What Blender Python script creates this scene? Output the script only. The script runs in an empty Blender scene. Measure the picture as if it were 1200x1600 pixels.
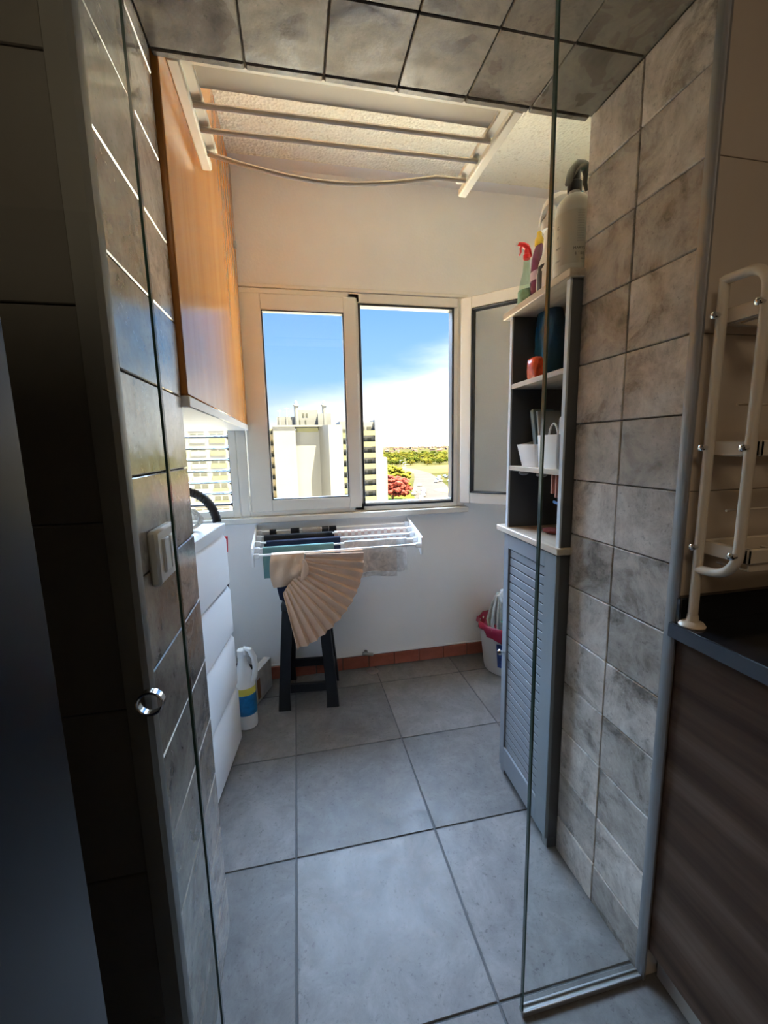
import bpy, bmesh, math, random
from mathutils import Vector, Matrix
random.seed(7)
S = 5.0 / 6.0            # one layout unit is 0.8333 m
sc = bpy.context.scene
COL = sc.collection

# ------------------------------------------------------------------ camera
def cam_axes(p, y, r):
    cy, sy, cp, sp = math.cos(y), math.sin(y), math.cos(p), math.sin(p)
    f = Vector((sy*cp, cy*cp, -sp)); rt = Vector((cy, -sy, 0)); up = rt.cross(f)
    c, s = math.cos(r), math.sin(r)
    return c*rt + s*up, c*up - s*rt, f
rt, up, fw = cam_axes(0.153896466, 0.203609735, -0.0213056369)
cd = bpy.data.cameras.new('camera'); cam = bpy.data.objects.new('camera', cd); COL.objects.link(cam)
cam.matrix_world = Matrix(((rt.x, up.x, -fw.x, 0), (rt.y, up.y, -fw.y, 0), (rt.z, up.z, -fw.z, 1.672*S), (0, 0, 0, 1)))
cd.sensor_fit = 'HORIZONTAL'; cd.sensor_width = 36; cd.lens = 654.55*36/1200
cd.clip_start = 0.02; cd.clip_end = 30000
sc.camera = cam

# ------------------------------------------------------------------ world, sun, exposure
W = bpy.data.worlds.new('sky'); sc.world = W; W.use_nodes = True
nt = W.node_tree; nt.nodes.clear()
def N(t, kind, **kw):
    n = t.nodes.new(kind)
    for k, v in kw.items():
        if k.startswith('i_'):
            key = k[2:]; key = int(key) if key.isdigit() else key.replace('_', ' ')
            n.inputs[key].default_value = v
        else: setattr(n, k, v)
    return n
def ramp(t, stops, interp='LINEAR'):
    n = t.nodes.new('ShaderNodeValToRGB'); cr = n.color_ramp; cr.interpolation = interp
    while len(cr.elements) < len(stops): cr.elements.new(0.5)
    for e, (p, c) in zip(cr.elements, stops):
        e.position = p; e.color = (c[0], c[1], c[2], 1) if hasattr(c, '__len__') else (c, c, c, 1)
    return n
tc = N(nt, 'ShaderNodeTexCoord'); sep = N(nt, 'ShaderNodeSeparateXYZ')
nt.links.new(tc.outputs['Generated'], sep.inputs[0])
grad = ramp(nt, [(0.0, (0.95, 0.97, 1.0)), (0.05, (0.78, 0.89, 1.0)), (0.15, (0.36, 0.65, 1.0)), (0.33, (0.20, 0.47, 0.97)), (0.6, (0.13, 0.34, 0.86)), (1.0, (0.08, 0.25, 0.70))])
nt.links.new(sep.outputs['Z'], grad.inputs[0])
# cloud bank: brighter and taller towards +X
mp = N(nt, 'ShaderNodeMapping'); mp.inputs['Scale'].default_value = (2.0, 2.0, 9.0)
nz = N(nt, 'ShaderNodeTexNoise', i_Scale=1.7, i_Detail=6.0, i_Roughness=0.55)
nt.links.new(tc.outputs['Generated'], mp.inputs[0]); nt.links.new(mp.outputs[0], nz.inputs['Vector'])
side = N(nt, 'ShaderNodeMapRange', i_1=-0.05, i_2=0.42, i_3=0.015, i_4=0.21); nt.links.new(sep.outputs['X'], side.inputs[0])
wob = N(nt, 'ShaderNodeMath', operation='MULTIPLY_ADD'); nt.links.new(nz.outputs[0], wob.inputs[0]); wob.inputs[1].default_value = 0.16; wob.inputs[2].default_value = -0.08
hh = N(nt, 'ShaderNodeMath', operation='ADD'); nt.links.new(side.outputs[0], hh.inputs[0]); nt.links.new(wob.outputs[0], hh.inputs[1])
dz = N(nt, 'ShaderNodeMath', operation='SUBTRACT'); nt.links.new(hh.outputs[0], dz.inputs[0]); nt.links.new(sep.outputs['Z'], dz.inputs[1])
cm = N(nt, 'ShaderNodeMapRange', interpolation_type='SMOOTHSTEP', i_1=-0.09, i_2=0.10, i_3=0.0, i_4=1.0); nt.links.new(dz.outputs[0], cm.inputs[0])
mixc = N(nt, 'ShaderNodeMix', data_type='RGBA'); mixc.inputs[7].default_value = (1.75, 1.72, 1.68, 1)
nt.links.new(cm.outputs[0], mixc.inputs[0]); nt.links.new(grad.outputs[0], mixc.inputs[6])
bg = N(nt, 'ShaderNodeBackground', i_Strength=1.0); wo = N(nt, 'ShaderNodeOutputWorld')
SKY = 0.73
bg.inputs['Strength'].default_value = SKY
nt.links.new(mixc.outputs[2], bg.inputs[0]); nt.links.new(bg.outputs[0], wo.inputs[0])

sd = bpy.data.lights.new('sun', 'SUN'); sun = bpy.data.objects.new('sun', sd); COL.objects.link(sun)
sd.energy = 41.0; sd.color = (1.0, 0.84, 0.53); sd.angle = 0.01
sun.rotation_euler = Vector((-0.30, 0.36, -0.90)).to_track_quat('-Z', 'Y').to_euler()
# added wide sun lamp that boosts the daylight falling in through the window
kd = bpy.data.lights.new('added_daylight', 'SUN'); kl = bpy.data.objects.new('added_daylight', kd); COL.objects.link(kl)
kd.energy = 31.0; kd.color = (0.52, 0.71, 1.0); kd.angle = math.radians(70)
kl.rotation_euler = Vector((0.13, -0.58, -0.80)).to_track_quat('-Z', 'Y').to_euler()
# portal in the window reveal only guides the sampling of the sky
pd = bpy.data.lights.new('window_portal', 'AREA'); pl = bpy.data.objects.new('window_portal', pd); COL.objects.link(pl)
pd.shape = 'RECTANGLE'; pd.size = 2.2*S; pd.size_y = 1.55*S; pd.cycles.is_portal = True
pl.location = Vector((0.15, 3.24, 1.98))*S; pl.rotation_euler = Vector((0, -1, 0)).to_track_quat('-Z', 'Z').to_euler()

vs = sc.view_settings
sc.display_settings.display_device = 'sRGB'
vs.view_transform = 'Standard'; vs.look = 'None'; vs.gamma = 1; vs.use_curve_mapping = False
vs.exposure = 0.65
sc.cycles.max_bounces = 12; sc.cycles.diffuse_bounces = 7; sc.cycles.glossy_bounces = 5
sc.cycles.transparent_max_bounces = 16; sc.cycles.caustics_reflective = False; sc.cycles.caustics_refractive = False
sc.cycles.use_denoising = True; sc.cycles.sample_clamp_indirect = 6.0

# ------------------------------------------------------------------ mesh builder
class MB:
    def __init__(s): s.v = []; s.f = []
    def add(s, vs, fs):
        o = len(s.v); s.v += [tuple(p) for p in vs]; s.f += [tuple(i+o for i in f) for f in fs]; return s
    def box(s, x0, x1, y0, y1, z0, z1, b=0.0, M=None):
        c = Vector(((x0+x1)/2, (y0+y1)/2, (z0+z1)/2)); h = Vector((abs(x1-x0)/2, abs(y1-y0)/2, abs(z1-z0)/2))
        b = min(b, h.x*.9, h.y*.9, h.z*.9)
        vs, fs, idx = [], [], {}
        sg = [(i, j, k) for i in (-1, 1) for j in (-1, 1) for k in (-1, 1)]
        if b <= 0:
            for q in sg: idx[q] = len(vs); vs.append(c + Vector((q[0]*h.x, q[1]*h.y, q[2]*h.z)))
            fs = [(0,1,3,2),(4,6,7,5),(0,4,5,1),(2,3,7,6),(0,2,6,4),(1,5,7,3)]
        else:
            for q in sg:
                for a in range(3):
                    d = [h[i] - (0 if i == a else b) for i in range(3)]
                    idx[(q, a)] = len(vs); vs.append(c + Vector([q[i]*d[i] for i in range(3)]))
            for a in range(3):
                o1, o2 = [i for i in range(3) if i != a]
                for sa in (-1, 1):
                    r = []
                    for s1, s2 in ((-1,-1),(1,-1),(1,1),(-1,1)):
                        q = [0,0,0]; q[a] = sa; q[o1] = s1; q[o2] = s2; r.append(idx[(tuple(q), a)])
                    fs.append(r)
                for s1 in (-1, 1):
                    for s2 in (-1, 1):
                        q0 = [0,0,0]; q1 = [0,0,0]; q0[o1] = q1[o1] = s1; q0[o2] = q1[o2] = s2; q0[a] = -1; q1[a] = 1
                        q0, q1 = tuple(q0), tuple(q1)
                        fs.append((idx[(q0,o1)], idx[(q1,o1)], idx[(q1,o2)], idx[(q0,o2)]))
            for q in sg: fs.append((idx[(q,0)], idx[(q,1)], idx[(q,2)]))
        if M is not None: vs = [M @ p for p in vs]
        return s.add(vs, fs)
    def tube(s, pts, r, n=10, closed=False, flat=1.0):
        P = [Vector(p) for p in pts]; m = len(P)
        R = r if hasattr(r, '__len__') else [r]*m
        T = []
        for i in range(m):
            a = P[(i-1) % m] if (closed or i > 0) else P[i]; b = P[(i+1) % m] if (closed or i < m-1) else P[i]
            T.append((b-a).normalized())
        ref = Vector((0,0,1)) if abs(T[0].z) < .9 else Vector((1,0,0))
        u = T[0].cross(ref).normalized(); vs = []
        for i in range(m):
            u = (u - T[i]*u.dot(T[i])).normalized(); w = T[i].cross(u)
            for k in range(n):
                a = 2*math.pi*k/n; vs.append(P[i] + u*R[i]*math.cos(a) + w*R[i]*flat*math.sin(a))
        fs = []
        for i in range(m if closed else m-1):
            j = (i+1) % m
            for k in range(n): fs.append((i*n+k, i*n+(k+1) % n, j*n+(k+1) % n, j*n+k))
        if not closed: fs += [tuple(range(n))[::-1], tuple((m-1)*n+k for k in range(n))]
        return s.add(vs, fs)
    def lathe(s, prof, c=(0,0,0), n=24, sx=1.0, sy=1.0, M=None):
        vs, fs = [], []; m = len(prof)
        for (r, z) in prof:
            for k in range(n):
                a = 2*math.pi*k/n; vs.append(Vector((r*sx*math.cos(a), r*sy*math.sin(a), z)))
        for i in range(m-1):
            for k in range(n): fs.append((i*n+k, i*n+(k+1) % n, (i+1)*n+(k+1) % n, (i+1)*n+k))
        fs += [tuple(range(n))[::-1], tuple((m-1)*n+k for k in range(n))]
        if M is not None: vs = [M @ p for p in vs]
        return s.add([p+Vector(c) for p in vs], fs)
    def loft(s, rings, closed_ends=True):
        n = len(rings[0]); vs = [p for r in rings for p in r]; fs = []
        for i in range(len(rings)-1):
            for k in range(n): fs.append((i*n+k, i*n+(k+1) % n, (i+1)*n+(k+1) % n, (i+1)*n+k))
        if closed_ends: fs += [tuple(range(n))[::-1], tuple((len(rings)-1)*n+k for k in range(n))]
        return s.add(vs, fs)
    def prism(s, poly, fn, d0, d1):
        """poly: 2D points, fn(a,b,d) -> point"""
        n = len(poly); vs = [fn(a, b, d0) for a, b in poly] + [fn(a, b, d1) for a, b in poly]
        fs = [tuple(range(n))[::-1], tuple(range(n, 2*n))] + [(k, (k+1) % n, n+(k+1) % n, n+k) for k in range(n)]
        return s.add(vs, fs)
    def sheet(s, G, th):
        """grid G[i][j] of points turned into a thin closed shell of thickness th"""
        a, b = len(G), len(G[0]); G = [[Vector(p) for p in r] for r in G]; nr = []
        for i in range(a):
            for j in range(b):
                du = G[min(i+1,a-1)][j]-G[max(i-1,0)][j]; dv = G[i][min(j+1,b-1)]-G[i][max(j-1,0)]
                nr.append(du.cross(dv).normalized() if du.cross(dv).length > 1e-12 else Vector((0,1,0)))
        fl = [G[i][j] for i in range(a) for j in range(b)]
        vs = [p+n*th/2 for p, n in zip(fl, nr)] + [p-n*th/2 for p, n in zip(fl, nr)]; o = a*b; fs = []
        for i in range(a-1):
            for j in range(b-1):
                q = (i*b+j, (i+1)*b+j, (i+1)*b+j+1, i*b+j+1); fs.append(q); fs.append(tuple(k+o for k in q[::-1]))
        bd = [j for j in range(b)] + [i*b+b-1 for i in range(1,a)] + [(a-1)*b+j for j in range(b-2,-1,-1)] + [i*b for i in range(a-2,0,-1)]
        for k in range(len(bd)):
            p, q = bd[k], bd[(k+1) % len(bd)]; fs.append((p, q, q+o, p+o))
        return s.add(vs, fs)

ROOTM = {}
def thing(name, label, cat, loc=(0,0,0), rz=0.0, group=None, parent=None):
    o = bpy.data.objects.new(name, None); COL.objects.link(o)
    o.location = Vector(loc)*S; o.rotation_euler = (0,0,rz); o.empty_display_size = .05
    ROOTM[o.name] = Matrix.Translation(o.location) @ Matrix.Rotation(rz, 4, 'Z')
    o['label'] = label; o['category'] = cat
    if group: o['group'] = group
    return o
def rootmat(p):
    while p is not None:
        if p.name in ROOTM: return ROOTM[p.name]
        p = p.parent
    return Matrix.Identity(4)
def mesh(mb, m, name='mesh', ang=38, smooth=True):
    me = bpy.data.meshes.new(name); me.from_pydata([Vector(p)*S for p in mb.v], [], mb.f)
    bm = bmesh.new(); bm.from_mesh(me); bmesh.ops.recalc_face_normals(bm, faces=bm.faces[:]); bm.to_mesh(me); bm.free()
    me.materials.append(m)
    if smooth:
        me.shade_smooth(); me.set_sharp_from_angle(angle=math.radians(ang))
    me.update(); return me
def obj(name, mb, m, parent=None, local=False, kind=None, label=None, cat=None, group=None, ang=38, smooth=True):
    """world-space MB (layout units) -> one mesh object under parent; local=True: MB already in the root's own frame"""
    me = mesh(mb, m, name, ang, smooth)
    o = bpy.data.objects.new(name, me); COL.objects.link(o)
    if parent is not None:
        o.parent = parent
        if not local: me.transform(rootmat(parent).inverted())
    if kind: o['kind'] = kind
    if label: o['label'] = label
    if cat: o['category'] = cat
    if group: o['group'] = group
    return o
def struct(name, mb, m, ang=38): return obj(name, mb, m, kind='structure', ang=ang)
def piece(name, me, loc, parent, rot=None, scale=None):
    o = bpy.data.objects.new(name, me); COL.objects.link(o); o.parent = parent; o.location = Vector(loc)*S
    if rot: o.rotation_euler = rot
    if scale: o.scale = scale
    return o
def dup(root, loc, rz=0.0, label=None, scale=None):
    r = root.copy(); COL.objects.link(r); r.location = Vector(loc)*S; r.rotation_euler = (0,0,rz)
    if scale: r.scale = (scale,)*3 if not hasattr(scale, '__len__') else scale
    if label: r['label'] = label
    for ch in list(root.children):
        c = ch.copy(); COL.objects.link(c); c.parent = r
        for g in ch.children:
            d = g.copy(); COL.objects.link(d); d.parent = c
    return r

# ------------------------------------------------------------------ materials
def new_mat(name):
    m = bpy.data.materials.new(name); m.use_nodes = True; t = m.node_tree
    b = t.nodes['Principled BSDF']; return m, t, b
def L(t, a, b): t.links.new(a, b)
def mat(name, col, rough=.5, metal=0.0, bump=0.0, bscale=60.0, var=0.0, vscale=8.0, spec=.5, trans=0.0, sheen=0.0):
    m, t, b = new_mat(name)
    b.inputs['Base Color'].default_value = (*col, 1); b.inputs['Roughness'].default_value = rough
    b.inputs['Metallic'].default_value = metal; b.inputs['Specular IOR Level'].default_value = spec
    if trans: b.inputs['Transmission Weight'].default_value = trans
    if sheen: b.inputs['Sheen Weight'].default_value = sheen
    if bump or var: co = N(t, 'ShaderNodeTexCoord')
    if var:
        n = N(t, 'ShaderNodeTexNoise', i_Scale=vscale, i_Detail=5.0); L(t, co.outputs['Object'], n.inputs['Vector'])
        r = ramp(t, [(.3, [c*(1-var) for c in col]), (.7, [min(1, c*(1+var)) for c in col])]); L(t, n.outputs[0], r.inputs[0]); L(t, r.outputs[0], b.inputs['Base Color'])
    if bump:
        n = N(t, 'ShaderNodeTexNoise', i_Scale=bscale, i_Detail=3.0); L(t, co.outputs['Object'], n.inputs['Vector'])
        bp = N(t, 'ShaderNodeBump', i_Strength=bump, i_Distance=.004); L(t, n.outputs[0], bp.inputs['Height']); L(t, bp.outputs[0], b.inputs['Normal'])
    return m
def glass_mat(name, tint=(.96,.985,.97), refl=1.0, rough=.0, add=None):
    """thin pane: clear with Fresnel reflection"""
    m = bpy.data.materials.new(name); m.use_nodes = True; t = m.node_tree; t.nodes.clear()
    tr = N(t, 'ShaderNodeBsdfTransparent'); tr.inputs[0].default_value = (*tint, 1)
    gl = N(t, 'ShaderNodeBsdfGlossy', i_Roughness=rough); fr = N(t, 'ShaderNodeFresnel', i_IOR=1.45)
    mu = N(t, 'ShaderNodeMath', operation='MULTIPLY'); mu.inputs[1].default_value = refl
    mx = N(t, 'ShaderNodeMixShader'); out = N(t, 'ShaderNodeOutputMaterial')
    ge = N(t, 'ShaderNodeNewGeometry'); iv = N(t, 'ShaderNodeMath', operation='SUBTRACT'); iv.inputs[0].default_value = 1.0
    ff = N(t, 'ShaderNodeMath', operation='MULTIPLY'); L(t, ge.outputs['Backfacing'], iv.inputs[1])      # each pane reflects at its outer face only
    L(t, fr.outputs[0], ff.inputs[0]); L(t, iv.outputs[0], ff.inputs[1]); L(t, ff.outputs[0], mu.inputs[0]); L(t, mu.outputs[0], mx.inputs[0]); L(t, tr.outputs[0], mx.inputs[1]); L(t, gl.outputs[0], mx.inputs[2]); L(t, mx.outputs[0], out.inputs[0])
    return m
def glazed_tile(name, lo, mid, hi, rough=.08, bump=.45, bdist=.007, spec=.5, rv=1.0, ior=1.5):
    m, t, b = new_mat(name)
    co = N(t, 'ShaderNodeTexCoord'); oi = N(t, 'ShaderNodeObjectInfo')
    off = N(t, 'ShaderNodeMath', operation='MULTIPLY'); off.inputs[1].default_value = 60; L(t, oi.outputs['Random'], off.inputs[0])
    def noise(sc_, det, ro=.5, dist=0.0):
        n = N(t, 'ShaderNodeTexNoise', noise_dimensions='4D', i_Scale=sc_, i_Detail=det, i_Roughness=ro, i_Distortion=dist)
        L(t, co.outputs['Object'], n.inputs['Vector']); L(t, off.outputs[0], n.inputs['W']); return n
    n1 = noise(7, 10, .76, .5); n2 = noise(85, 5, .7); n3 = noise(7, 3, .6, .8)
    r = ramp(t, [(.36, lo), (.49, mid), (.62, hi)]); L(t, n1.outputs[0], r.inputs[0])
    # dark pitting
    pit = ramp(t, [(.32, .42), (.43, 1.0)]); L(t, n2.outputs[0], pit.inputs[0])
    mm = N(t, 'ShaderNodeMix', data_type='RGBA', blend_type='MULTIPLY'); mm.inputs[0].default_value = .7
    L(t, r.outputs[0], mm.inputs[6]); L(t, pit.outputs[0], mm.inputs[7])
    tone = N(t, 'ShaderNodeMapRange', i_3=.74, i_4=1.18); L(t, oi.outputs['Random'], tone.inputs[0])
    mt = N(t, 'ShaderNodeMix', data_type='RGBA', blend_type='MULTIPLY'); mt.inputs[0].default_value = 1
    L(t, mm.outputs[2], mt.inputs[6]); L(t, tone.outputs[0], mt.inputs[7]); L(t, mt.outputs[2], b.inputs['Base Color'])
    rr = N(t, 'ShaderNodeMapRange', i_1=.35, i_2=.7, i_3=rough*(1-.6*rv), i_4=rough*(1+2*rv)); L(t, n3.outputs[0], rr.inputs[0]); L(t, rr.outputs[0], b.inputs['Roughness'])
    wav = noise(9, 2, .5, .3); hs = N(t, 'ShaderNodeMath', operation='MULTIPLY_ADD'); hs.inputs[1].default_value = .12
    L(t, n2.outputs[0], hs.inputs[0]); L(t, wav.outputs[0], hs.inputs[2])
    bp = N(t, 'ShaderNodeBump', i_Strength=bump, i_Distance=bdist); L(t, hs.outputs[0], bp.inputs['Height']); L(t, bp.outputs[0], b.inputs['Normal'])
    b.inputs['Specular IOR Level'].default_value = spec; b.inputs['IOR'].default_value = ior
    return m
def wood_mat(name, c1, c2, c3, axis='Y', scale=6.0, stretch=14.0, rough=.35, spec=.5, bump=.1):
    m, t, b = new_mat(name)
    co = N(t, 'ShaderNodeTexCoord'); mp_ = N(t, 'ShaderNodeMapping')
    mp_.inputs['Scale'].default_value = tuple((1.0 if a == axis else stretch)*scale for a in 'XYZ')
    L(t, co.outputs['Object'], mp_.inputs[0])
    n = N(t, 'ShaderNodeTexNoise', i_Scale=.35, i_Detail=7.0, i_Roughness=.62, i_Distortion=.35); L(t, mp_.outputs[0], n.inputs['Vector'])
    r = ramp(t, [(.32, c1), (.5, c2), (.68, c3)]); L(t, n.outputs[0], r.inputs[0]); L(t, r.outputs[0], b.inputs['Base Color'])
    b.inputs['Roughness'].default_value = rough; b.inputs['Specular IOR Level'].default_value = spec
    if bump:
        bp = N(t, 'ShaderNodeBump', i_Strength=bump, i_Distance=.002); L(t, n.outputs[0], bp.inputs['Height']); L(t, bp.outputs[0], b.inputs['Normal'])
    return m

M = {}
M['wall'] = mat('white_wall_paint', (.86,.85,.83), .75, bump=.25, bscale=70, var=.03, vscale=3)
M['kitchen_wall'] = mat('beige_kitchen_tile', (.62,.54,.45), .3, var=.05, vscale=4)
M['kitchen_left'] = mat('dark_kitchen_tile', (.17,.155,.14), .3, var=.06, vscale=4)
M['grout'] = mat('grey_brown_grout', (.12,.105,.09), .85)
M['grout_floor'] = mat('dark_floor_grout', (.09,.095,.10), .9)
M['stucco'] = mat('cream_stucco', (.82,.77,.63), .9)
def stucco():
    m = M['stucco']; t = m.node_tree; b = t.nodes['Principled BSDF']; co = N(t, 'ShaderNodeTexCoord')
    n = N(t, 'ShaderNodeTexVoronoi', i_Scale=70.0); n2 = N(t, 'ShaderNodeTexNoise', i_Scale=55.0, i_Detail=5.0)
    L(t, co.outputs['Object'], n.inputs['Vector']); L(t, co.outputs['Object'], n2.inputs['Vector'])
    a = N(t, 'ShaderNodeMath', operation='ADD'); L(t, n.outputs['Distance'], a.inputs[0]); L(t, n2.outputs[0], a.inputs[1])
    bp = N(t, 'ShaderNodeBump', i_Strength=.8, i_Distance=.006); L(t, a.outputs[0], bp.inputs['Height']); L(t, bp.outputs[0], b.inputs['Normal'])
    r = ramp(t, [(.25, (.70,.64,.48)), (.42, (.90,.86,.70))]); L(t, n2.outputs[0], r.inputs[0]); L(t, r.outputs[0], b.inputs['Base Color'])
stucco()
M['jamb'] = glazed_tile('glazed_wall_tile', (.17,.15,.13), (.31,.27,.24), (.42,.385,.345), spec=.8, ior=2.4)
M['jamb_satin'] = glazed_tile('satin_wall_tile', (.19,.165,.145), (.50,.44,.395), (.72,.655,.60), rough=.26, bump=.4, bdist=.006, spec=.45)
M['soffit'] = glazed_tile('shaded_soffit_tile', (.08,.067,.055), (.15,.128,.107), (.225,.195,.165), rough=.24, bump=.5, bdist=.007, spec=.28)  # same tile as the jambs, darkened to paint in the soffit's shade
M['floor'] = glazed_tile('porcelain_floor_tile', (.125,.121,.120), (.160,.156,.155), (.205,.20,.198), spec=.25, rough=.42, bump=.02, bdist=.003, rv=.25)
M['terracotta'] = mat('terracotta_skirting', (.30,.085,.05), .55, var=.2, vscale=14, bump=.2)
M['pvc'] = mat('cream_window_profile', (.80,.77,.70), .35, var=.03, vscale=5)
M['white'] = mat('white_lacquer', (.84,.86,.88), .3, spec=.5)
M['plastic_white'] = mat('white_plastic', (.85,.85,.84), .35)
M['metal_white'] = mat('white_coated_metal', (.86,.85,.82), .3)
M['cream_metal'] = mat('cream_coated_metal', (.84,.79,.66), .35)
M['chrome'] = mat('chrome', (.75,.76,.78), .12, 1.0)
M['alu'] = mat('aluminium_profile', (.42,.43,.45), .42, .7)
M['black'] = mat('black_rubber', (.015,.015,.017), .5)
M['black_gloss'] = mat('black_granite', (.012,.013,.016), .12, spec=.35)
M['navy_edge'] = mat('dark_blue_grey_edge', (.045,.055,.075), .3)
M['grey_paint'] = mat('blue_grey_cabinet_paint', (.215,.235,.26), .42, bump=.05)
M['grey_dark'] = mat('dark_grey_panel', (.085,.085,.09), .5)
M['pale_edge'] = mat('pale_grey_edge', (.62,.65,.70), .4)
M['oak'] = wood_mat('pale_oak_board', (.42,.34,.26), (.56,.47,.37), (.66,.58,.48), 'Y', 5, 12, .45)
M['orange_wood'] = wood_mat('orange_varnished_wood', (.42,.16,.028), (.52,.215,.045), (.60,.27,.07), 'Z', 2.2, 9, .22, .5, .03)
M['dark_wood'] = wood_mat('dark_grained_laminate', (.045,.024,.016), (.085,.05,.034), (.145,.095,.07), 'Y', 2.2, 15, .5, .15, .1)
M['stool'] = mat('black_plastic', (.010,.011,.014), .5, spec=.3)
M['glass'] = glass_mat('window_glass', (.97,.985,.985), 1.0)
M['door_glass'] = glass_mat('clear_door_glass', (.955,.975,.965), .9)
M['glass_edge'] = mat('green_glass_edge', (.035,.075,.06), .12, spec=.6)
M['fridge'] = mat('dark_blue_steel', (.006,.008,.016), .3, 0.1, spec=.25)

# ------------------------------------------------------------------ floor
JX, JY = -.0828, .9411
mb = MB(); mb.box(-1.75, 2.2, -2.6, 3.2, -.12, -.004)
floor = struct('floor', mb, M['grout_floor'])
g = .0035
tile_cache = {}
def boxmesh(dx, dy, dz, m, b, name):
    k = (round(dx,4), round(dy,4), round(dz,4), m.name, b)
    if k not in tile_cache:
        q = MB(); q.box(-dx/2, dx/2, -dy/2, dy/2, -dz/2, dz/2, b); tile_cache[k] = mesh(q, m, name, 30)
    return tile_cache[k]
for i in range(-3, 4):
    for j in range(-6, 4):
        x0, x1 = max(JX+.6*i, -1.70), min(JX+.6*(i+1), 2.1); y0, y1 = JY+.6*j, min(JY+.6*(j+1), 2.985)
        if x1-x0 < .03 or y1-y0 < .03 or y1 < -.9: continue
        piece('tile', boxmesh(x1-x0-2*g, y1-y0-2*g, .02, M['floor'], .002, 'floor_tile'), ((x0+x1)/2, (y0+y1)/2, -.01), floor)

# ------------------------------------------------------------------ dividing wall with the tiled opening
XL, XR, YN, YF, ZS = -.315, .98, .885, 1.345, 2.70
mb = MB()
mb.box(-1.70, XL-.012, YN+.01, YF-.004, -.10, 3.6); mb.box(XR+.012, 2.15, YN+.025, YF-.004, -.10, 3.6)
mb.box(XL-.012, XR+.012, YN+.02, YF+.014, ZS+.012, 3.6)
wall_mid = struct('wall_middle', mb, M['grout'])
random.seed(3)
def jamb_tiles(x, sgn, zs, ys):
    for a in range(len(zs)-1):
        for b_ in range(len(ys)-1):
            z0, z1, y0, y1 = zs[a], zs[a+1], ys[b_], ys[b_+1]
            if z1-z0 < .02: continue
            piece('tile', boxmesh(.014, y1-y0-.0032, z1-z0-.0032, M['jamb'] if sgn > 0 else M['jamb_satin'], .0025, 'jamb_tile'),
                  (x-sgn*.007+random.uniform(-.0008,.0008), (y0+y1)/2, (z0+z1)/2), wall_mid,
                  (0, random.uniform(-.006,.006), random.uniform(-.008,.008)))
zl = [0.0] + [.203*k for k in range(1, 14)] + [2.70]; zl = [z for z in zl if z <= 2.66] + [2.70]
zr = [0.0, .157, .355, .552, .750, .947, 1.145, 1.342, 1.540, 1.737, 1.935, 2.132, 2.330, 2.527, 2.70]
jamb_tiles(XL, 1, zl, [YN+.012, 1.137, YF]); jamb_tiles(XR, -1, zr, [YN+.033, 1.130, YF])
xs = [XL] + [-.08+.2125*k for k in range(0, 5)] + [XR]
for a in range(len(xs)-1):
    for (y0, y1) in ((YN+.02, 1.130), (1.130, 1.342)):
        piece('tile', boxmesh(xs[a+1]-xs[a]-.0032, y1-y0-.0032, .014, M['soffit'], .0025, 'shaded_soffit_tile'), ((xs[a]+xs[a+1])/2, (y0+y1)/2, ZS+.007),
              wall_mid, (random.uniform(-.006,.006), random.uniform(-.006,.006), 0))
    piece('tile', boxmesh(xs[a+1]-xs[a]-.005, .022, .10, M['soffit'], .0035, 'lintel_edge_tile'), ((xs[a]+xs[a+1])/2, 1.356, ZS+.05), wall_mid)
# inner face of the dividing wall, painted
# kitchen-side tiles
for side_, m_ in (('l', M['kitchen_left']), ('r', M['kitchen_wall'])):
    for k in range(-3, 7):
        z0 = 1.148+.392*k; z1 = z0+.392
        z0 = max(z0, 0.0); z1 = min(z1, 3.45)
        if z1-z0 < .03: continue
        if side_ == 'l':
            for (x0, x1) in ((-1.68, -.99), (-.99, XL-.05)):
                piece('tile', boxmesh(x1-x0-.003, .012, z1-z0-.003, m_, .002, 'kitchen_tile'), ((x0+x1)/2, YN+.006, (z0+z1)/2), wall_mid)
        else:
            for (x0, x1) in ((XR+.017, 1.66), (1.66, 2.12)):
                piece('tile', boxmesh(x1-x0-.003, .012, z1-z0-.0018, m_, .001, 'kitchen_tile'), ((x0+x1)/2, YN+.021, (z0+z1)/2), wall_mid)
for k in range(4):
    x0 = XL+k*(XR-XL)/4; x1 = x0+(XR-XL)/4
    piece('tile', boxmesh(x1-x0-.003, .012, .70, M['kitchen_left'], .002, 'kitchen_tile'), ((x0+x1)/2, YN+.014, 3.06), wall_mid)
# corner profiles
mb = MB(); mb.prism([(-.05,-.006),(-.012,-.012),(-.002,-.006),(.001,.006),(.001,.016),(-.05,.016)], lambda a, b, d: (XL+a, YN+b, d), 0, 3.4)
struct('trim_1', mb, mat('grey_corner_profile', (.30,.29,.28), .35, .3))
mb = MB(); mb.prism([(-.0015,.036),(-.0015,.012),(.003,.006),(.009,.006),(.016,.012),(.016,.036)], lambda a, b, d: (XR+a, YN+b, d), 0, 3.4)
struct('trim_2', mb, M['alu'])
mb = MB(); mb.box(XL-.012, XR+.02, YN+.004, YN+.02, ZS-.002, ZS+.03, .004); struct('trim_3', mb, M['alu'])

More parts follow.
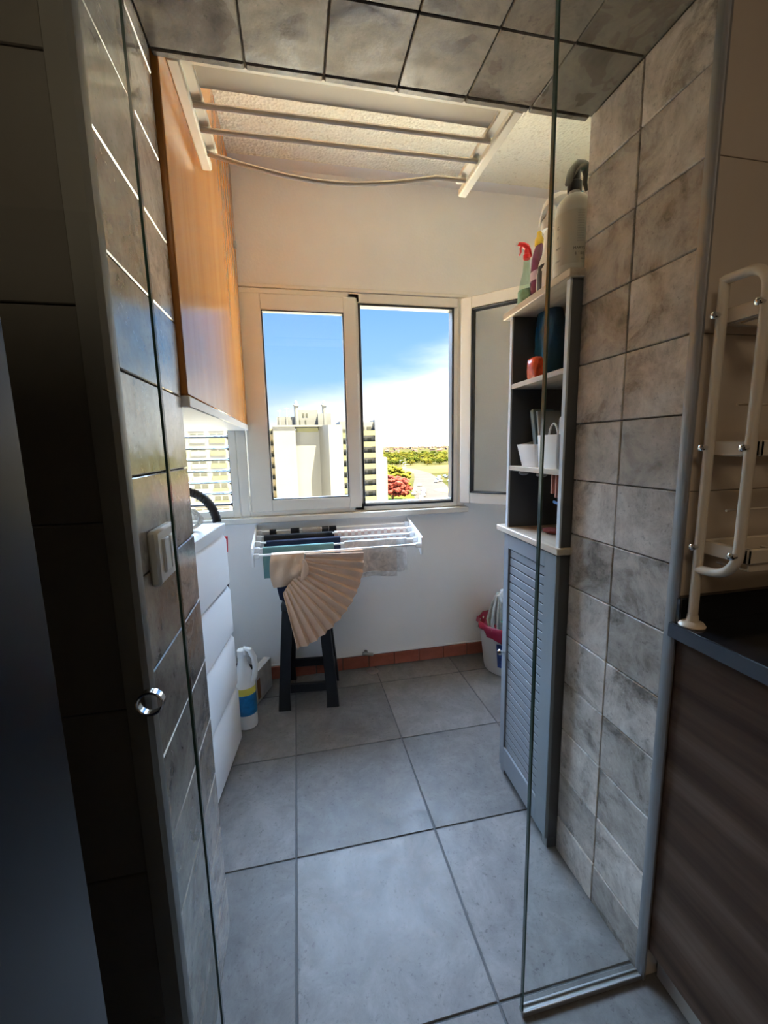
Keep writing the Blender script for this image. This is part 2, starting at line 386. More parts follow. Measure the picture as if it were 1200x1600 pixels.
# ------------------------------------------------------------------ laundry room shell
YW, YO = 2.985, 3.26
WX0, WX1, WZ0, WZ1 = -.93, 1.245, 1.205, 2.705
mb = MB()
mb.box(-1.1, 2.25, YW, YO, -.12, WZ0); mb.box(-1.1, 2.25, YW, YO, WZ1, 3.6)
mb.box(-1.1, WX0, YW, YO, WZ0, WZ1); mb.box(WX1, 2.25, YW, YO, WZ0, WZ1)
wall_back = struct('wall_back', mb, M['wall'])
mb = MB(); mb.box(2.06, 2.25, YF-.01, YO, -.12, 3.6); wall_right = struct('wall_right', mb, M['wall'])
mb = MB(); mb.box(-1.1, -.95, YF-.01, YO, -.12, 3.6); struct('wall_left', mb, M['wall'])
mb = MB(); mb.box(-1.7, 2.25, YF+.0, YO, 3.402, 3.62); struct('ceiling', mb, M['wall'])
mb = MB(); mb.box(-.95, 2.06, 1.40, 2.865, 3.388, 3.404, .006); struct('ceiling_1', mb, M['stucco'])
# painted inner face of the dividing wall above and beside the opening
mb = MB(); mb.box(-.95, XL-.012, YF-.006, YF+.008, 0, 3.4); mb.box(XR+.012, 2.06, YF-.006, YF+.0, 0, 3.4); mb.box(XL-.012, XR+.012, YF+.012, YF+.022, ZS+.10, 3.4)
struct('wall_front', mb, M['wall'])
# kitchen shell
mb = MB(); mb.box(-1.85, -1.68, -2.6, YF, -.12, 3.6); struct('wall_kitchen_left', mb, M['kitchen_wall'])
mb = MB(); mb.box(2.12, 2.25, -2.6, YF, -.12, 3.6); struct('wall_kitchen_right', mb, M['kitchen_wall'])
mb = MB(); mb.box(-1.85, 2.25, -2.75, -2.6, -.12, 3.6); struct('wall_kitchen_rear', mb, M['kitchen_wall'])
mb = MB(); mb.box(-1.85, 2.25, -2.75, YF, 3.45, 3.62); struct('ceiling_kitchen', mb, M['wall'])
# terracotta skirting
mb = MB(); mb.box(-.95, 2.06, YW-.006, YW, 0, .10); bb = struct('baseboard_back', mb, M['grout'])
x = -.93
while x < 2.04:
    w = min(.20, 2.05-x)
    piece('tile', boxmesh(w-.006, .016, .094, M['terracotta'], .003, 'skirting_tile'), (x+w/2, YW-.010+random.uniform(-.001,.001), .049), bb); x += .20
mb = MB(); mb.box(-.95, 2.06, YW-.012, YW-.004, .098, .112, .003); struct('trim_4', mb, M['wall'])

# ------------------------------------------------------------------ window
def rect_frame(mb, x0, x1, z0, z1, w, y0, y1, b=.004, wl=None, wr=None, wt=None, wb=None):
    wl = wl or w; wr = wr or w; wt = wt or w; wb = wb or w
    mb.box(x0, x0+wl, y0, y1, z0, z1, b); mb.box(x1-wr, x1, y0, y1, z0, z1, b)
    mb.box(x0+wl-b, x1-wr+b, y0, y1, z1-wt, z1, b); mb.box(x0+wl-b, x1-wr+b, y0, y1, z0, z0+wb, b)
def pane(name, x0, x1, z0, z1, y, parent, local=False):
    q = MB(); q.box(x0, x1, y-.004, y+.004, z0, z1); return obj(name, q, M['glass'], parent, local)
mb = MB(); rect_frame(mb, -.385, 1.24, 1.215, 2.70, .065, YW-.012, YW+.05, .006)
mb.box(.395, .475, YW-.012, YW+.05, 1.22, 2.695, .006)
mb.box(.475, 1.24, YW-.010, YW+.048, 2.625, 2.66, .004); mb.box(1.138, 1.18, YW-.010, YW+.048, 1.25, 2.64, .004)
win = struct('window_1', mb, M['pvc'])
mb = MB(); rect_frame(mb, .463, 1.150, 1.249, 2.634, .016, YW-.018, YW+.055, .003); obj('gasket', mb, M['black'], win)
mb = MB(); rect_frame(mb, -.315, .452, 1.245, 2.665, .105, YW-.03, YW+.03, .008, wl=.146, wr=.092, wt=.105, wb=.085)
sash = obj('sash', mb, M['pvc'], win)
mb = MB(); rect_frame(mb, -.170, .362, 1.328, 2.562, .007, YW-.026, YW+.02, .002); obj('gasket', mb, M['black'], sash)
pane('pane', -.166, .358, 1.332, 2.558, YW+.004, sash)
for z in (1.31, 2.55):
    mb = MB(); mb.tube([(-.322, YW-.034, z-.05), (-.322, YW-.034, z+.05)], .009, 8); obj('hinge', mb, M['pvc'], sash)
# sill
mb = MB(); mb.box(-.95, 1.262, YW-.05, YW+.03, 1.172, 1.214, .006); obj('sill', mb, mat('marble_sill', (.72,.69,.62), .35, var=.08, vscale=7), win)
mb = MB(); mb.box(-.385, 1.25, YW-.02, YW+.0, 2.70, 2.722, .003); obj('head_trim', mb, M['pvc'], win)
# open casement, hinged on the right, swung into the room
ca = math.radians(-45)
cw = .78
mb = MB(); rect_frame(mb, 0, cw, 1.245, 2.685, .085, -.03, .03, .008)
Mx = Matrix.Translation((1.205, YW-.03, 0)) @ Matrix.Rotation(ca, 4, 'Z')
mb.v = [tuple(Mx @ Vector(p)) for p in mb.v]; cas = obj('casement', mb, M['pvc'], win)
mb = MB(); rect_frame(mb, .080, cw-.080, 1.325, 2.605, .010, -.034, .034, .003); mb.v = [tuple(Mx @ Vector(p)) for p in mb.v]; obj('gasket', mb, M['black'], cas)
mb = MB(); mb.box(.086, cw-.086, -.004, .004, 1.331, 2.599); mb.v = [tuple(Mx @ Vector(p)) for p in mb.v]; obj('pane', mb, M['glass'], cas)
for z in (1.33, 2.52):
    mb = MB(); mb.tube([(1.213, YW-.04, z-.05), (1.213, YW-.04, z+.05)], .010, 8); obj('hinge', mb, M['pvc'], cas)
# louvred window on the left
mb = MB(); rect_frame(mb, WX0, -.385, 1.215, 2.70, .05, YW-.006, YW+.06, .005)
lou = struct('window_2', mb, M['pvc'])
for k in range(15):
    z = 1.305+.0765*k
    q = MB(); q.box(WX0+.052, -.437, -.003, .003, -.040, .040)
    R_ = Matrix.Translation((0, YW+.03, z+.04)) @ Matrix.Rotation(math.radians(22), 4, 'X'); q.v = [tuple(R_ @ Vector(p)) for p in q.v]
    sl = obj('slat', q, M['glass'], lou)
    q = MB(); q.box(WX0+.052, -.437, -.009, .009, -.048, -.035); q.box(-.451, -.423, -.014, .016, -.054, -.028); q.v = [tuple(R_ @ Vector(p)) for p in q.v]
    obj('clip', q, M['black'], sl)
mb = MB(); mb.box(-.437, -.428, YW-.002, YW+.01, 1.26, 2.50); obj('clip_rail', mb, M['black'], lou)

# ------------------------------------------------------------------ shower-type glass panel and sliding glass door in the opening
t = thing('glass_panel', 'fixed clear frameless glass panel standing across the right side of the doorway', 'glass panel', (.775, .905, 0))
mb = MB(); mb.box(.574, .976, .900, .910, .012, 2.697); obj('pane', mb, M['door_glass'], t)
mb = MB(); mb.box(.570, .5745, .8995, .9105, .012, 2.697); obj('glass_edge', mb, M['glass_edge'], t, label='dark green polished edge of the glass')
mb = MB(); mb.box(.570, .978, .893, .900, 0, .016, .002); mb.box(.570, .978, .910, .917, 0, .016, .002); mb.box(.570, .978, .90, .91, 0, .011); obj('floor_channel', mb, M['alu'], t)
t = thing('sliding_door', 'clear glass sliding door with round metal finger pull, left of the doorway', 'glass door', (-.6, .84, 0))
mb = MB(); mb.box(-1.0, -.2335, .835, .845, .006, 2.80); obj('pane', mb, M['door_glass'], t)
mb = MB(); mb.box(-.2335, -.229, .8345, .8455, .006, 2.80); obj('glass_edge', mb, M['glass_edge'], t, label='dark green polished edge of the glass door')
mb = MB(); mb.box(-1.05, .95, .825, .872, 2.80, 2.86, .004); obj('track', mb, M['alu'], t)
mb = MB(); mb.box(-1.0, -.24, .828, .834, 0, .02, .002); mb.box(-1.0, -.24, .846, .852, 0, .02, .002); obj('floor_guide', mb, M['alu'], t)
mb = MB()
prof = [(.0205,-.0075),(.0205,.0075),(.0228,.0085),(.0255,.0075),(.0255,-.0075),(.0228,-.0085)]
n_ = 32
for k in range(n_):
    for (r, y) in prof: mb.v.append((-.305+r*math.cos(2*math.pi*k/n_), .84+y, 1.184+r*math.sin(2*math.pi*k/n_)))
for k in range(n_):
    for i in range(6): mb.f.append((k*6+i, k*6+(i+1) % 6, ((k+1) % n_)*6+(i+1) % 6, ((k+1) % n_)*6+i))
obj('finger_pull', mb, M['chrome'], t)

# ------------------------------------------------------------------ light switch on the left jamb
t = thing('light_switch', 'white double rocker light switch on the tiled left jamb', 'light switch', (XL, 1.01, 1.44))
mb = MB(); mb.prism([(.945,1.392),(1.083,1.384),(1.083,1.498),(.945,1.506)], lambda a, b, d: (XL+d, a, b), -.002, .012)
mb = MB(); mb.box(XL-.002, XL+.020, .946, 1.082, 1.385, 1.506, .006); obj('plate', mb, M['plastic_white'], t)
for y0, y1 in ((.972, 1.013), (1.015, 1.056)):
    mb = MB(); mb.box(XL+.012, XL+.026, y0, y1, 1.408, 1.484, .003); obj('rocker', mb, M['plastic_white'], t)

# ------------------------------------------------------------------ orange wall cabinet (left)
t = thing('wall_cabinet', 'tall orange varnished wood wall cabinet hung on the left above the white drawers', 'cabinet', (-.62, 2.1, 1.80))
mb = MB(); mb.box(-.945, -.325, 1.36, YW-.002, 1.815, 3.385, .003); obj('body', mb, M['orange_wood'], t)
mb = MB(); mb.box(-.322, -.300, 1.362, YW-.006, 1.835, 3.38, .004); obj('door', mb, M['orange_wood'], t)
mb = MB(); mb.box(-.935, -.297, 1.362, YW-.004, 1.800, 1.834, .003); obj('bottom_edge', mb, M['white'], t, label='white lower edge strip')
mb = MB(); mb.box(-.312, -.288, YW-.075, YW-.055, 2.90, 2.94, .003); obj('catch', mb, M['alu'], t)

# ------------------------------------------------------------------ white chest of drawers (left)
rzc = math.radians(-6.6)
t = thing('chest_of_drawers', 'white four-drawer chest standing against the left wall', 'chest of drawers', (-.386, 2.32, 0), rzc)
def lb(x0, x1, y0, y1, z0, z1, b=.002): q = MB(); q.box(x0, x1, y0, y1, z0, z1, b); return q
DW, DD = .80, .47
mb = MB(); mb.box(-DD, -.02, -DW+.02, -.0, .0, 1.24, .002); obj('body', mb, M['white'], t, True)
obj('top', lb(-DD, .0, -DW, .0, 1.238, 1.290, .003), M['white'], t, True)
zz = [.03, .368, .675, .955, 1.238]
for a in range(4):
    q = MB(); z0, z1 = zz[a]+.007, zz[a+1]-.004
    q.prism([(-.018, z0), (0, z0), (0, z1-.030), (-.018, z1)], lambda a_, b_, d: (a_, d, b_), -DW, 0)
    obj('drawer', q, M['white'], t, True)
# black hose lying on the chest
t = thing('vacuum_hose', 'black ribbed hose arching over the top of the white drawers', 'hose', (-.5, 2.2, 1.29))
mb = MB(); pts = []
for k in range(61):
    a = math.radians(8+164*k/60); pts.append((-.56+.155*math.cos(a), 2.22+.02*math.sin(a*2), 1.285+.19*math.sin(a)))
mb.tube(pts, [.020+(.003 if k % 2 else 0) for k in range(61)], 10); obj('hose', mb, M['black'], t)
t = thing('power_cable', 'coiled white cable under the black hose on the drawers', 'cable', (-.58, 2.1, 1.29))
mb = MB(); pts = [(-.535+.05*math.cos(k*.35)+.004*k/10, 2.14+.008*(k % 5), 1.345+.045*math.sin(k*.35)) for k in range(64)]
mb.tube(pts, .006, 6); obj('cable', mb, M['plastic_white'], t)
# broom behind the drawers
t = thing('broom', 'broom with red grip standing behind the white drawers', 'broom', (-.46, 2.60, 0))
mb = MB(); mb.tube([(-.475, 2.62, .10), (-.472, 2.76, 1.03)], .012, 8); obj('pole', mb, M['black'], t)
mb = MB(); mb.tube([(-.470, 2.76, 1.03), (-.466, 2.77, 1.13)], .017, 10); obj('grip', mb, mat('red_plastic', (.65,.03,.04), .35), t)
mb = MB(); mb.box(-.52, -.385, 2.58, 2.66, .0, .12, .02); obj('head', mb, M['black'], t)

# ------------------------------------------------------------------ jug of bleach
t = thing('bleach_jug', 'white plastic jug with blue and yellow label beside the white drawers', 'jug', (-.375, 2.475, 0))
mb = MB(); c = (-.375, 2.475, 0)
mb.lathe([(.052,0),(.060,.006),(.062,.02),(.062,.27),(.060,.30),(.050,.345),(.034,.39),(.024,.42),(.022,.455)], c, 28, 1.05, .95); obj('body', mb, M['plastic_white'], t)
mb = MB(); mb.lathe([(.0625,.095),(.0634,.096),(.0634,.225),(.0625,.226)], c, 28, 1.05, .95); obj('label_band', mb, mat('blue_label', (.01,.17,.42), .35, var=.35, vscale=30), t, label='blue printed label band')
mb = MB(); mb.lathe([(.0625,.227),(.0634,.228),(.0634,.268),(.0625,.269)], c, 28, 1.05, .95); obj('label_stripe', mb, mat('yellow_label', (.70,.62,.10), .4), t, label='yellow stripe above the blue label')
mb = MB(); mb.tube([(-.375+.02, 2.475-.01, .47), (-.352, 2.465, .505), (-.325, 2.455, .497), (-.305, 2.45, .45), (-.300, 2.45, .39), (-.306, 2.45, .335), (-.325, 2.455, .30)], [.016,.017,.0175,.017,.016,.016,.018], 12); obj('handle', mb, M['plastic_white'], t)
mb = MB(); mb.lathe([(.027,.452),(.028,.456),(.028,.492),(.024,.497)], c, 20); obj('cap', mb, mat('pale_cap', (.80,.82,.84), .4), t)

# ------------------------------------------------------------------ open cardboard carton
t = thing('carton', 'open white cardboard carton with a dark inside on the floor by the wall', 'box', (-.34, 2.66, 0), math.radians(-22))
q = MB(); w_, d_, h_ = .34, .25, .21
q.box(-w_, 0, 0, d_, 0, .006); q.box(-w_, 0, 0, .006, 0, h_, .001); q.box(-w_, 0, d_-.006, d_, 0, h_, .001); q.box(-w_, -w_+.006, 0, d_, 0, h_, .001); q.box(-.006, 0, 0, d_, 0, h_, .001)
obj('body', q, mat('white_carton', (.66,.64,.62), .7, var=.15, vscale=20), t, True)
q = MB(); q.box(-.0005, .0015, .035, .075, .02, h_-.05); obj('stripe', q, mat('brown_print', (.30,.13,.06), .6), t, True, label='brown printed stripe')
q = MB(); q.box(-.05, .0, .0, d_, h_, h_+.005); q.box(-w_, -.045, 0, .035, h_, h_+.005); obj('rim_flap', q, bpy.data.materials['white_carton'], t, True)
q = MB(); q.box(-w_+.01, -.01, .01, d_-.01, .006, h_-.05, .01); obj('filling', q, M['black'], t, True)

# ------------------------------------------------------------------ black plastic stool
t = thing('plastic_stool', 'tall black plastic stool under the clothes rack by the window', 'stool', (.02, 2.74, 0), math.radians(-5.5))
H, B_, T_ = .70, .195, .142
def stool_leg(sx, sy):
    q = MB(); rings = []
    for k in range(9):
        f = k/8.0; z = (H-.02)*f; c_ = B_+(T_-B_)*f; hw = .034-.004*f
        if k == 0: hw += .004
        cx, cy = sx*(c_-hw), sy*(c_-hw)
        # L-shaped leg section
        o = .020
        rings.append([Vector((cx+sx*a*hw, cy+sy*b_*hw, z)) for a, b_ in ((1,.85),(.85,1),(-1.1,1),(-1.1,1-2*o/hw*.55),(1-2*o/hw*.55,1-2*o/hw*.55),(1-2*o/hw*.55,-1.1),(1,-1.1))])
    q.loft(rings); return q
for sx in (-1, 1):
    for sy in (-1, 1): obj('leg', stool_leg(sx, sy), M['stool'], t, True)
q = MB()
def sq(hw, z, r=.03):
    p = []
    for cx, cy, a0 in ((1,1,0),(-1,1,90),(-1,-1,180),(1,-1,270)):
        for k in range(5):
            a = math.radians(a0+22.5*k); p.append(Vector((cx*(hw-r)+r*math.cos(a), cy*(hw-r)+r*math.sin(a), z)))
    return p
q.loft([sq(.146,.645), sq(.150,.655), sq(.150,.69), sq(.144,.70), sq(.11,.702), sq(.05,.699)]); obj('seat', q, M['stool'], t, True)
for z, f_ in ((.14, 'x'), (.17, 'y')):
    o = B_+(T_-B_)*z/H-.02
    for s_ in (-1, 1):
        q = MB()
        if f_ == 'x': q.box(-o, o, s_*o-.012, s_*o+.012, z-.032, z+.030, .005)
        else: q.box(s_*o-.012, s_*o+.012, -o, o, z-.030, z+.028, .005)
        obj('rung', q, M['stool'], t, True)

# ------------------------------------------------------------------ fold-out clothes airer under the window, with laundry
YA0, YA1 = YW-.02, 2.60
t = thing('wall_airer', 'white fold-out wall clothes airer with five rods under the window sill', 'clothes airer', (.25, YW, 1.06))
for x0, x1, s_ in ((-.295, -.268, 1), (.768, .795, -1)):
    mb = MB(); mb.prism([(YW-.001,1.155),(YW-.001,1.02),(2.80,1.0),(2.66,.985),(2.615,.955),(2.60,.96),(2.592,.99),(2.592,1.06),(2.60,1.078)], lambda a, b, d: (d, a, b), x0 if s_ > 0 else x1-.012, x0+.012 if s_ > 0 else x1)
    br = obj('bracket', mb, M['plastic_white'], t)
    xi = (-.283, -.25) if s_ > 0 else (.75, .783)
    for k in range(5):
        f = k/4; mb = MB(); mb.box(xi[0], xi[1], YA0-.05+(YA1-YA0+.07)*f-.010, YA0-.05+(YA1-YA0+.07)*f+.010, 1.118-.092*f-.02, 1.118-.092*f+.012, .003)
        obj('rod_socket', mb, M['plastic_white'], br)
rod = []
for k in range(5):
    f = k/4; y, z = YA0-.05+(YA1-YA0+.07)*f, 1.118-.092*f; rod.append((y, z))
    mb = MB(); mb.tube([(-.272, y, z), (.772, y, z)], .0075, 8); obj('rod', mb, M['metal_white'], t)
def hang(name, label, cat, m, x0, x1, rodi, drop_f, drop_b, parts=None, wav=.006, nx=28, thick=.005, group=None, seed=0, edge=0.0):
    """cloth folded over a rod, front and back drop with wrinkles"""
    y, z = rod[rodi]; t_ = thing(name, label, cat, ((x0+x1)/2, y, z), 0, group)
    rnd = random.Random(seed); ph = [rnd.uniform(0, 6.28) for _ in range(6)]; G = []
    prof = [(-.010-.006*k/6, -drop_f*(1-k/6)) for k in range(7)]
    prof = [(-.012, -drop_f*(1-k/7)) for k in range(7)] + [(-.009, .004), (0, .0115), (.009, .004)] + [(.012, -drop_b*k/5) for k in range(1, 6)]
    for i in range(nx+1):
        u = i/nx; x = x0+(x1-x0)*u; row = []
        for (dy, dz_) in prof:
            d = max(0, -dz_); a = wav*min(1, d/.05)
            row.append((x, y+dy+a*(math.sin(9*u*3.1+ph[0]+d*6)+.5*math.sin(23*u+ph[1]-d*9)), z+dz_*(1+edge*math.sin(u*5+ph[2]))))
        G.append(row)
    mb = MB(); mb.sheet(G, thick); o = obj('cloth', mb, m, t_, ang=80); return t_
navy = mat('navy_cotton', (.010,.016,.048), .9, bump=.4, bscale=200)
teal = mat('teal_cotton', (.12,.235,.235), .9, bump=.4, bscale=200)
blk = mat('black_cotton', (.010,.010,.013), .9, bump=.4, bscale=200)
grey_c = mat('grey_cotton', (.36,.35,.34), .9, bump=.4, bscale=200)
hang('trousers', 'navy blue garment folded over the middle rod of the airer', 'garment', navy, -.215, .265, 2, .11, .20, seed=1)
hang('towel', 'teal cloth folded over the fourth rod of the airer', 'towel', teal, -.235, .215, 3, .19, .16, seed=2)
hang('black_top', 'black striped garment laid over the second rod of the airer', 'garment', blk, -.235, .22, 1, .07, .12, seed=3)
for i, (x0, x1, m_, lbl) in enumerate(((-.20,-.155,blk,'black sock at the left end of the back rod'), (-.06,.0,blk,'black sock next to the grey sock on the back rod, to its left'), (.02,.145,grey_c,'grey sock on the back rod of the airer'), (.155,.20,blk,'black sock just right of the grey sock on the back rod'), (.205,.255,blk,'black sock furthest to the right on the back rod'))):
    hang('sock', lbl, 'sock', m_, x0, x1, 0, .06, .09, seed=10+i, nx=8, group='socks on the back rod')
def checked():
    m, t_, b = new_mat('checked_cloth'); co = N(t_, 'ShaderNodeTexCoord'); ck = N(t_, 'ShaderNodeTexChecker', i_Scale=52.0)
    ck.inputs[1].default_value = (.62,.45,.40,1); ck.inputs[2].default_value = (.80,.76,.72,1)
    L(t_, co.outputs['Object'], ck.inputs[0]); L(t_, ck.outputs[0], b.inputs[0]); b.inputs['Roughness'].default_value = .9; return m
hang('tea_towel', 'pink and white checked cloth over the second rod of the airer', 'tea towel', checked(), .235, .74, 1, .035, .06, seed=21, wav=.002)
# sheer beige cloth with pale lace border
def sheer(name, col, alpha):
    m, t_, b = new_mat(name); b.inputs['Base Color'].default_value = (*col, 1); b.inputs['Roughness'].default_value = .9; b.inputs['Alpha'].default_value = alpha
    co = N(t_, 'ShaderNodeTexCoord'); n = N(t_, 'ShaderNodeTexNoise', i_Scale=26.0, i_Detail=5.0, i_Distortion=1.2); L(t_, co.outputs['Object'], n.inputs['Vector'])
    r = ramp(t_, [(.3, [c_*.72 for c_ in col]), (.7, [min(1, c_*1.2) for c_ in col])]); L(t_, n.outputs[0], r.inputs[0]); L(t_, r.outputs[0], b.inputs['Base Color']); return m
y, z = rod[3]; t = thing('sheer_cloth', 'sheer beige cloth with pale lace border hanging at the right of the airer', 'cloth', (.54, y, z))
def sheet_at(x0, x1, z0, z1, y, nx, nz_, amp, sd):
    rnd = random.Random(sd); p = [rnd.uniform(0, 6) for _ in range(4)]
    return [[(x0+(x1-x0)*i/nx, y+amp*(math.sin(8*i/nx+p[0]+3*k/nz_)+.6*math.sin(17*i/nx+p[1]-5*k/nz_)), z0+(z1-z0)*k/nz_+.006*math.sin(6*i/nx+p[2])*(1-k/nz_)) for k in range(nz_+1)] for i in range(nx+1)]
ys_ = y-.014
mb = MB(); mb.sheet(sheet_at(.285, .635, .845, z+.012, ys_, 24, 12, .005, 5), .003); obj('cloth', mb, sheer('sheer_beige', (.62,.54,.48), .93), t, ang=80)
lace = sheer('pale_lace', (.74,.73,.72), .8)
mb = MB(); mb.sheet(sheet_at(.635, .705, .835, z+.012, ys_, 6, 12, .005, 6), .003); mb.sheet(sheet_at(.285, .635, .81, .848, ys_, 24, 3, .005, 5), .003); obj('lace_border', mb, lace, t, ang=80, label='paler lace border')
mb = MB(); mb.sheet([[(.285+.42*i/10, ys_+.024*k/3, z+.012+.004*math.sin(k*1.05)) for k in range(4)] for i in range(11)], .003); obj('fold', mb, lace, t, ang=80)
# pleated skirt hung over the front rod
skm = mat('beige_skirt_cloth', (.62,.43,.31), .85, bump=.3, bscale=150, var=.06, vscale=20, sheen=.1)
t = thing('pleated_skirt', 'beige pleated skirt spread like a fan over the front rod of the airer', 'skirt', (.1, rod[4][0], rod[4][1]))
inner = [(.03,1.022),(.022,.985),(.008,.935),(-.040,.880),(-.088,.835),(-.118,.79)]
outer = [(.392,1.012),(.394,.965),(.389,.91),(.374,.85),(.352,.79),(.318,.725),(.278,.665),(.228,.608),(.168,.552),(.105,.506),(.035,.466),(-.05,.445)]
def along(P, f):
    d = [0]
    for a, b in zip(P, P[1:]): d.append(d[-1]+math.hypot(b[0]-a[0], b[1]-a[1]))
    s_ = f*d[-1]
    for k in range(len(P)-1):
        if s_ <= d[k+1]+1e-9:
            u = (s_-d[k])/(d[k+1]-d[k]); return P[k][0]+(P[k+1][0]-P[k][0])*u, P[k][1]+(P[k+1][1]-P[k][1])*u
    return P[-1]
NP = 12; G = []; yb = rod[4][0]-.014
for k in range(NP*6+1):
    f = k/(NP*6); ph = (k % 6)/6.0
    a, b = along(inner, f), along(outer, f); row = []
    for j in range(9):
        s_ = j/8; x, z = a[0]+(b[0]-a[0])*s_, a[1]+(b[1]-a[1])*s_
        fold = (-.034*(1-ph/.8) if ph < .8 else -.034*((ph-.8)/.2))*(.35+.65*s_)
        row.append((x, yb-.006-.13*max(0, (1.0-z))+fold, z))
    G.append(row)
mb = MB(); mb.sheet(G, .004); obj('pleats', mb, skm, t, ang=25)
# waistband: bunched cloth at the left, with a fold standing out
G = []
for i in range(15):
    u = i/14; row = []
    for j in range(15):
        s_ = j/14; x = -.180+.205*u-.012*math.sin(s_*3); z = 1.026-(.205-.05*u*u)*s_
        if s_ > .6: x += .012*(s_-.6)
        row.append((x, yb-.010-.030*math.sin(math.pi*min(1, s_*1.1))*(.6+.4*math.sin(3*u))-.006*math.sin(14*u+4*s_)-.008*math.sin(9*s_+2*u), z))
    G.append(row)
mb = MB(); mb.sheet(G, .007); obj('waistband', mb, mat('beige_waistband', (.60,.42,.29), .85, bump=.3, bscale=150), t, ang=70)
mb = MB(); mb.loft([[Vector((.012+.022*math.cos(a)*w_+dx, yb-.055-.012*math.sin(a)*w_, zz_)) for a in [2*math.pi*k/12 for k in range(12)]] for zz_, w_, dx in ((1.0,.25,.005),(.975,.7,.008),(.94,1.0,.012),(.905,1.05,.006),(.88,.7,-.004),(.865,.2,-.012))]); obj('tie_fold', mb, skm, t, ang=70)
mb = MB(); G = [[(-.178+.20*i/6, yb+.002+.014*k, 1.024+.008*math.sin(k*.9)) for k in range(4)] for i in range(7)]; mb.sheet(G, .005); G = [[(.02+.372*i/8, yb+.000+.012*k, 1.020+.008*math.sin(k*.9)) for k in range(4)] for i in range(9)]; mb.sheet(G, .004); obj('rod_fold', mb, skm, t, ang=80)
t = thing('navy_strap', 'narrow navy cloth end hanging below the beige waistband', 'garment', (-.13, yb+.03, .8))
mb = MB(); mb.sheet([[(-.165+.075*i/4+.02*k/6, yb+.03+.006*math.sin(i+k), .85-.15*k/6+.015*abs(i-2)*(k/6)) for k in range(7)] for i in range(5)], .006); obj('cloth', mb, navy, t, ang=80)
del t

# ------------------------------------------------------------------ ceiling airer above the opening
t = thing('ceiling_airer', 'cream wall-mounted drying rack with three bars high above the doorway', 'drying rack', (.23, 1.40, 2.72))
cm_ = M['cream_metal']
for x in (-.268, .745):
    mb = MB(); mb.box(x-.018, x+.018, 1.372, 1.84, 2.705, 2.735, .005); mb.box(x-.018+(.03 if x < 0 else -.03), x+.018+(.03 if x < 0 else -.03), 1.40, 1.79, 2.725, 2.745, .004); obj('arm', mb, cm_, t)
mb = MB(); mb.box(-.27, .75, 1.372, 1.392, 2.712, 2.75, .003); obj('rear_rail', mb, cm_, t)
mb = MB(); mb.box(-.235, .71, 1.392, 1.500, 2.736, 2.748, .003); obj('rear_plate', mb, mat('grey_beige_plate', (.36,.31,.24), .5), t)
for y, sag in ((1.535, 0), (1.64, 0), (1.755, .055)):
    mb = MB(); mb.tube([(-.25+.97*k/16, y-.012*k/16, 2.715-sag*math.sin(math.pi*min(1, k/14))) for k in range(17)], .0085, 8); obj('bar', mb, mat('steel_bar', (.62,.56,.50), .3, .6) if 'steel_bar' not in bpy.data.materials else bpy.data.materials['steel_bar'], t)

# ------------------------------------------------------------------ grey louvred storage cabinet on the right
rzs = math.radians(-2.6)
t = thing('storage_cabinet', 'tall grey-blue cabinet with open shelves above a louvred door, right of the doorway', 'cabinet', (.938, 1.352, 0), rzs)
# local frame: x into the cabinet (0 = front), y along the front (0 = near end)
SD, SW = .33, .445
gp, gd, pe, oak = M['grey_paint'], M['grey_dark'], M['pale_edge'], M['oak']
for y0, y1 in ((0, .020), (SW-.020, SW)):
    q = MB(); q.box(0.006, SD, y0, y1, .0, 2.222, .001); sp = obj('side_panel', q, gd, t, True)
    q = MB(); q.box(0, .008, y0-.001, y1+.001, 1.285, 2.221, .001); obj('front_edge', q, pe, sp, True, label='pale front edge')
q = MB(); q.box(SD-.012, SD, .02, SW-.02, .05, 2.222); obj('back_panel', q, gd, t, True)
q = MB(); q.box(-.012, SD+.005, -.016, SW+.05, 2.222, 2.250, .003); obj('top_board', q, oak, t, True)
q = MB(); q.box(-.016, SD+.004, -.018, SW+.065, 1.262, 1.288, .003); obj('counter_board', q, oak, t, True)
for z in (1.935, 1.575):
    q = MB(); q.box(.002, SD-.012, .021, SW-.021, z-.020, z, .001); obj('shelf', q, oak, t, True)
q = MB(); q.box(.012, SD-.012, .02, SW-.02, .05, .07); obj('bottom_board', q, gd, t, True)
# door frame with slats
q = MB(); X0, X1 = -.006, .014
q.box(X0, X1, .000, .085, .045, 1.258, .003); q.box(X0, X1, SW-.05, SW-.002, .045, 1.258, .003); q.box(X0, X1, .080, SW-.045, 1.192, 1.258, .003); q.box(X0, X1, .080, SW-.045, .045, .165, .003)
door = obj('door', q, gp, t, True)
slm = boxmesh(.005, SW-.130, .0325, gp, .0005, 'door_slat')
zsl = .168
ns = 26; pitch = (1.190-.167)/ns
for k in range(ns):
    o = piece('slat', slm, (.0045, .0825+(SW-.130)/2, .167+pitch*(k+.5)), door, (0, 0, 0))
q = MB(); q.box(.0036, .0098, .08, SW-.045, .16, 1.195); obj('slat_gap_shade', q, M['black'], door, True)  # black sheet standing in for the shade in the slat gaps
q = MB(); q.tube([(-.006, SW-.026, .665), (-.020, SW-.026, .665)], .006, 10); q.lathe([(.004,0),(.013,.003),(.015,.010),(.011,.017),(.004,.019)], (0,0,0), 16, M=Matrix.Translation((-.018, SW-.026, .665)) @ Matrix.Rotation(-math.pi/2, 4, 'Y')); obj('knob', q, M['chrome'], door, True)
for y in (.0, SW-.04):
    for x in (.004, SD-.04):
        q = MB(); q.box(x, x+.036, y, y+.04, 0, .05, .002); obj('foot', q, gp, t, True)
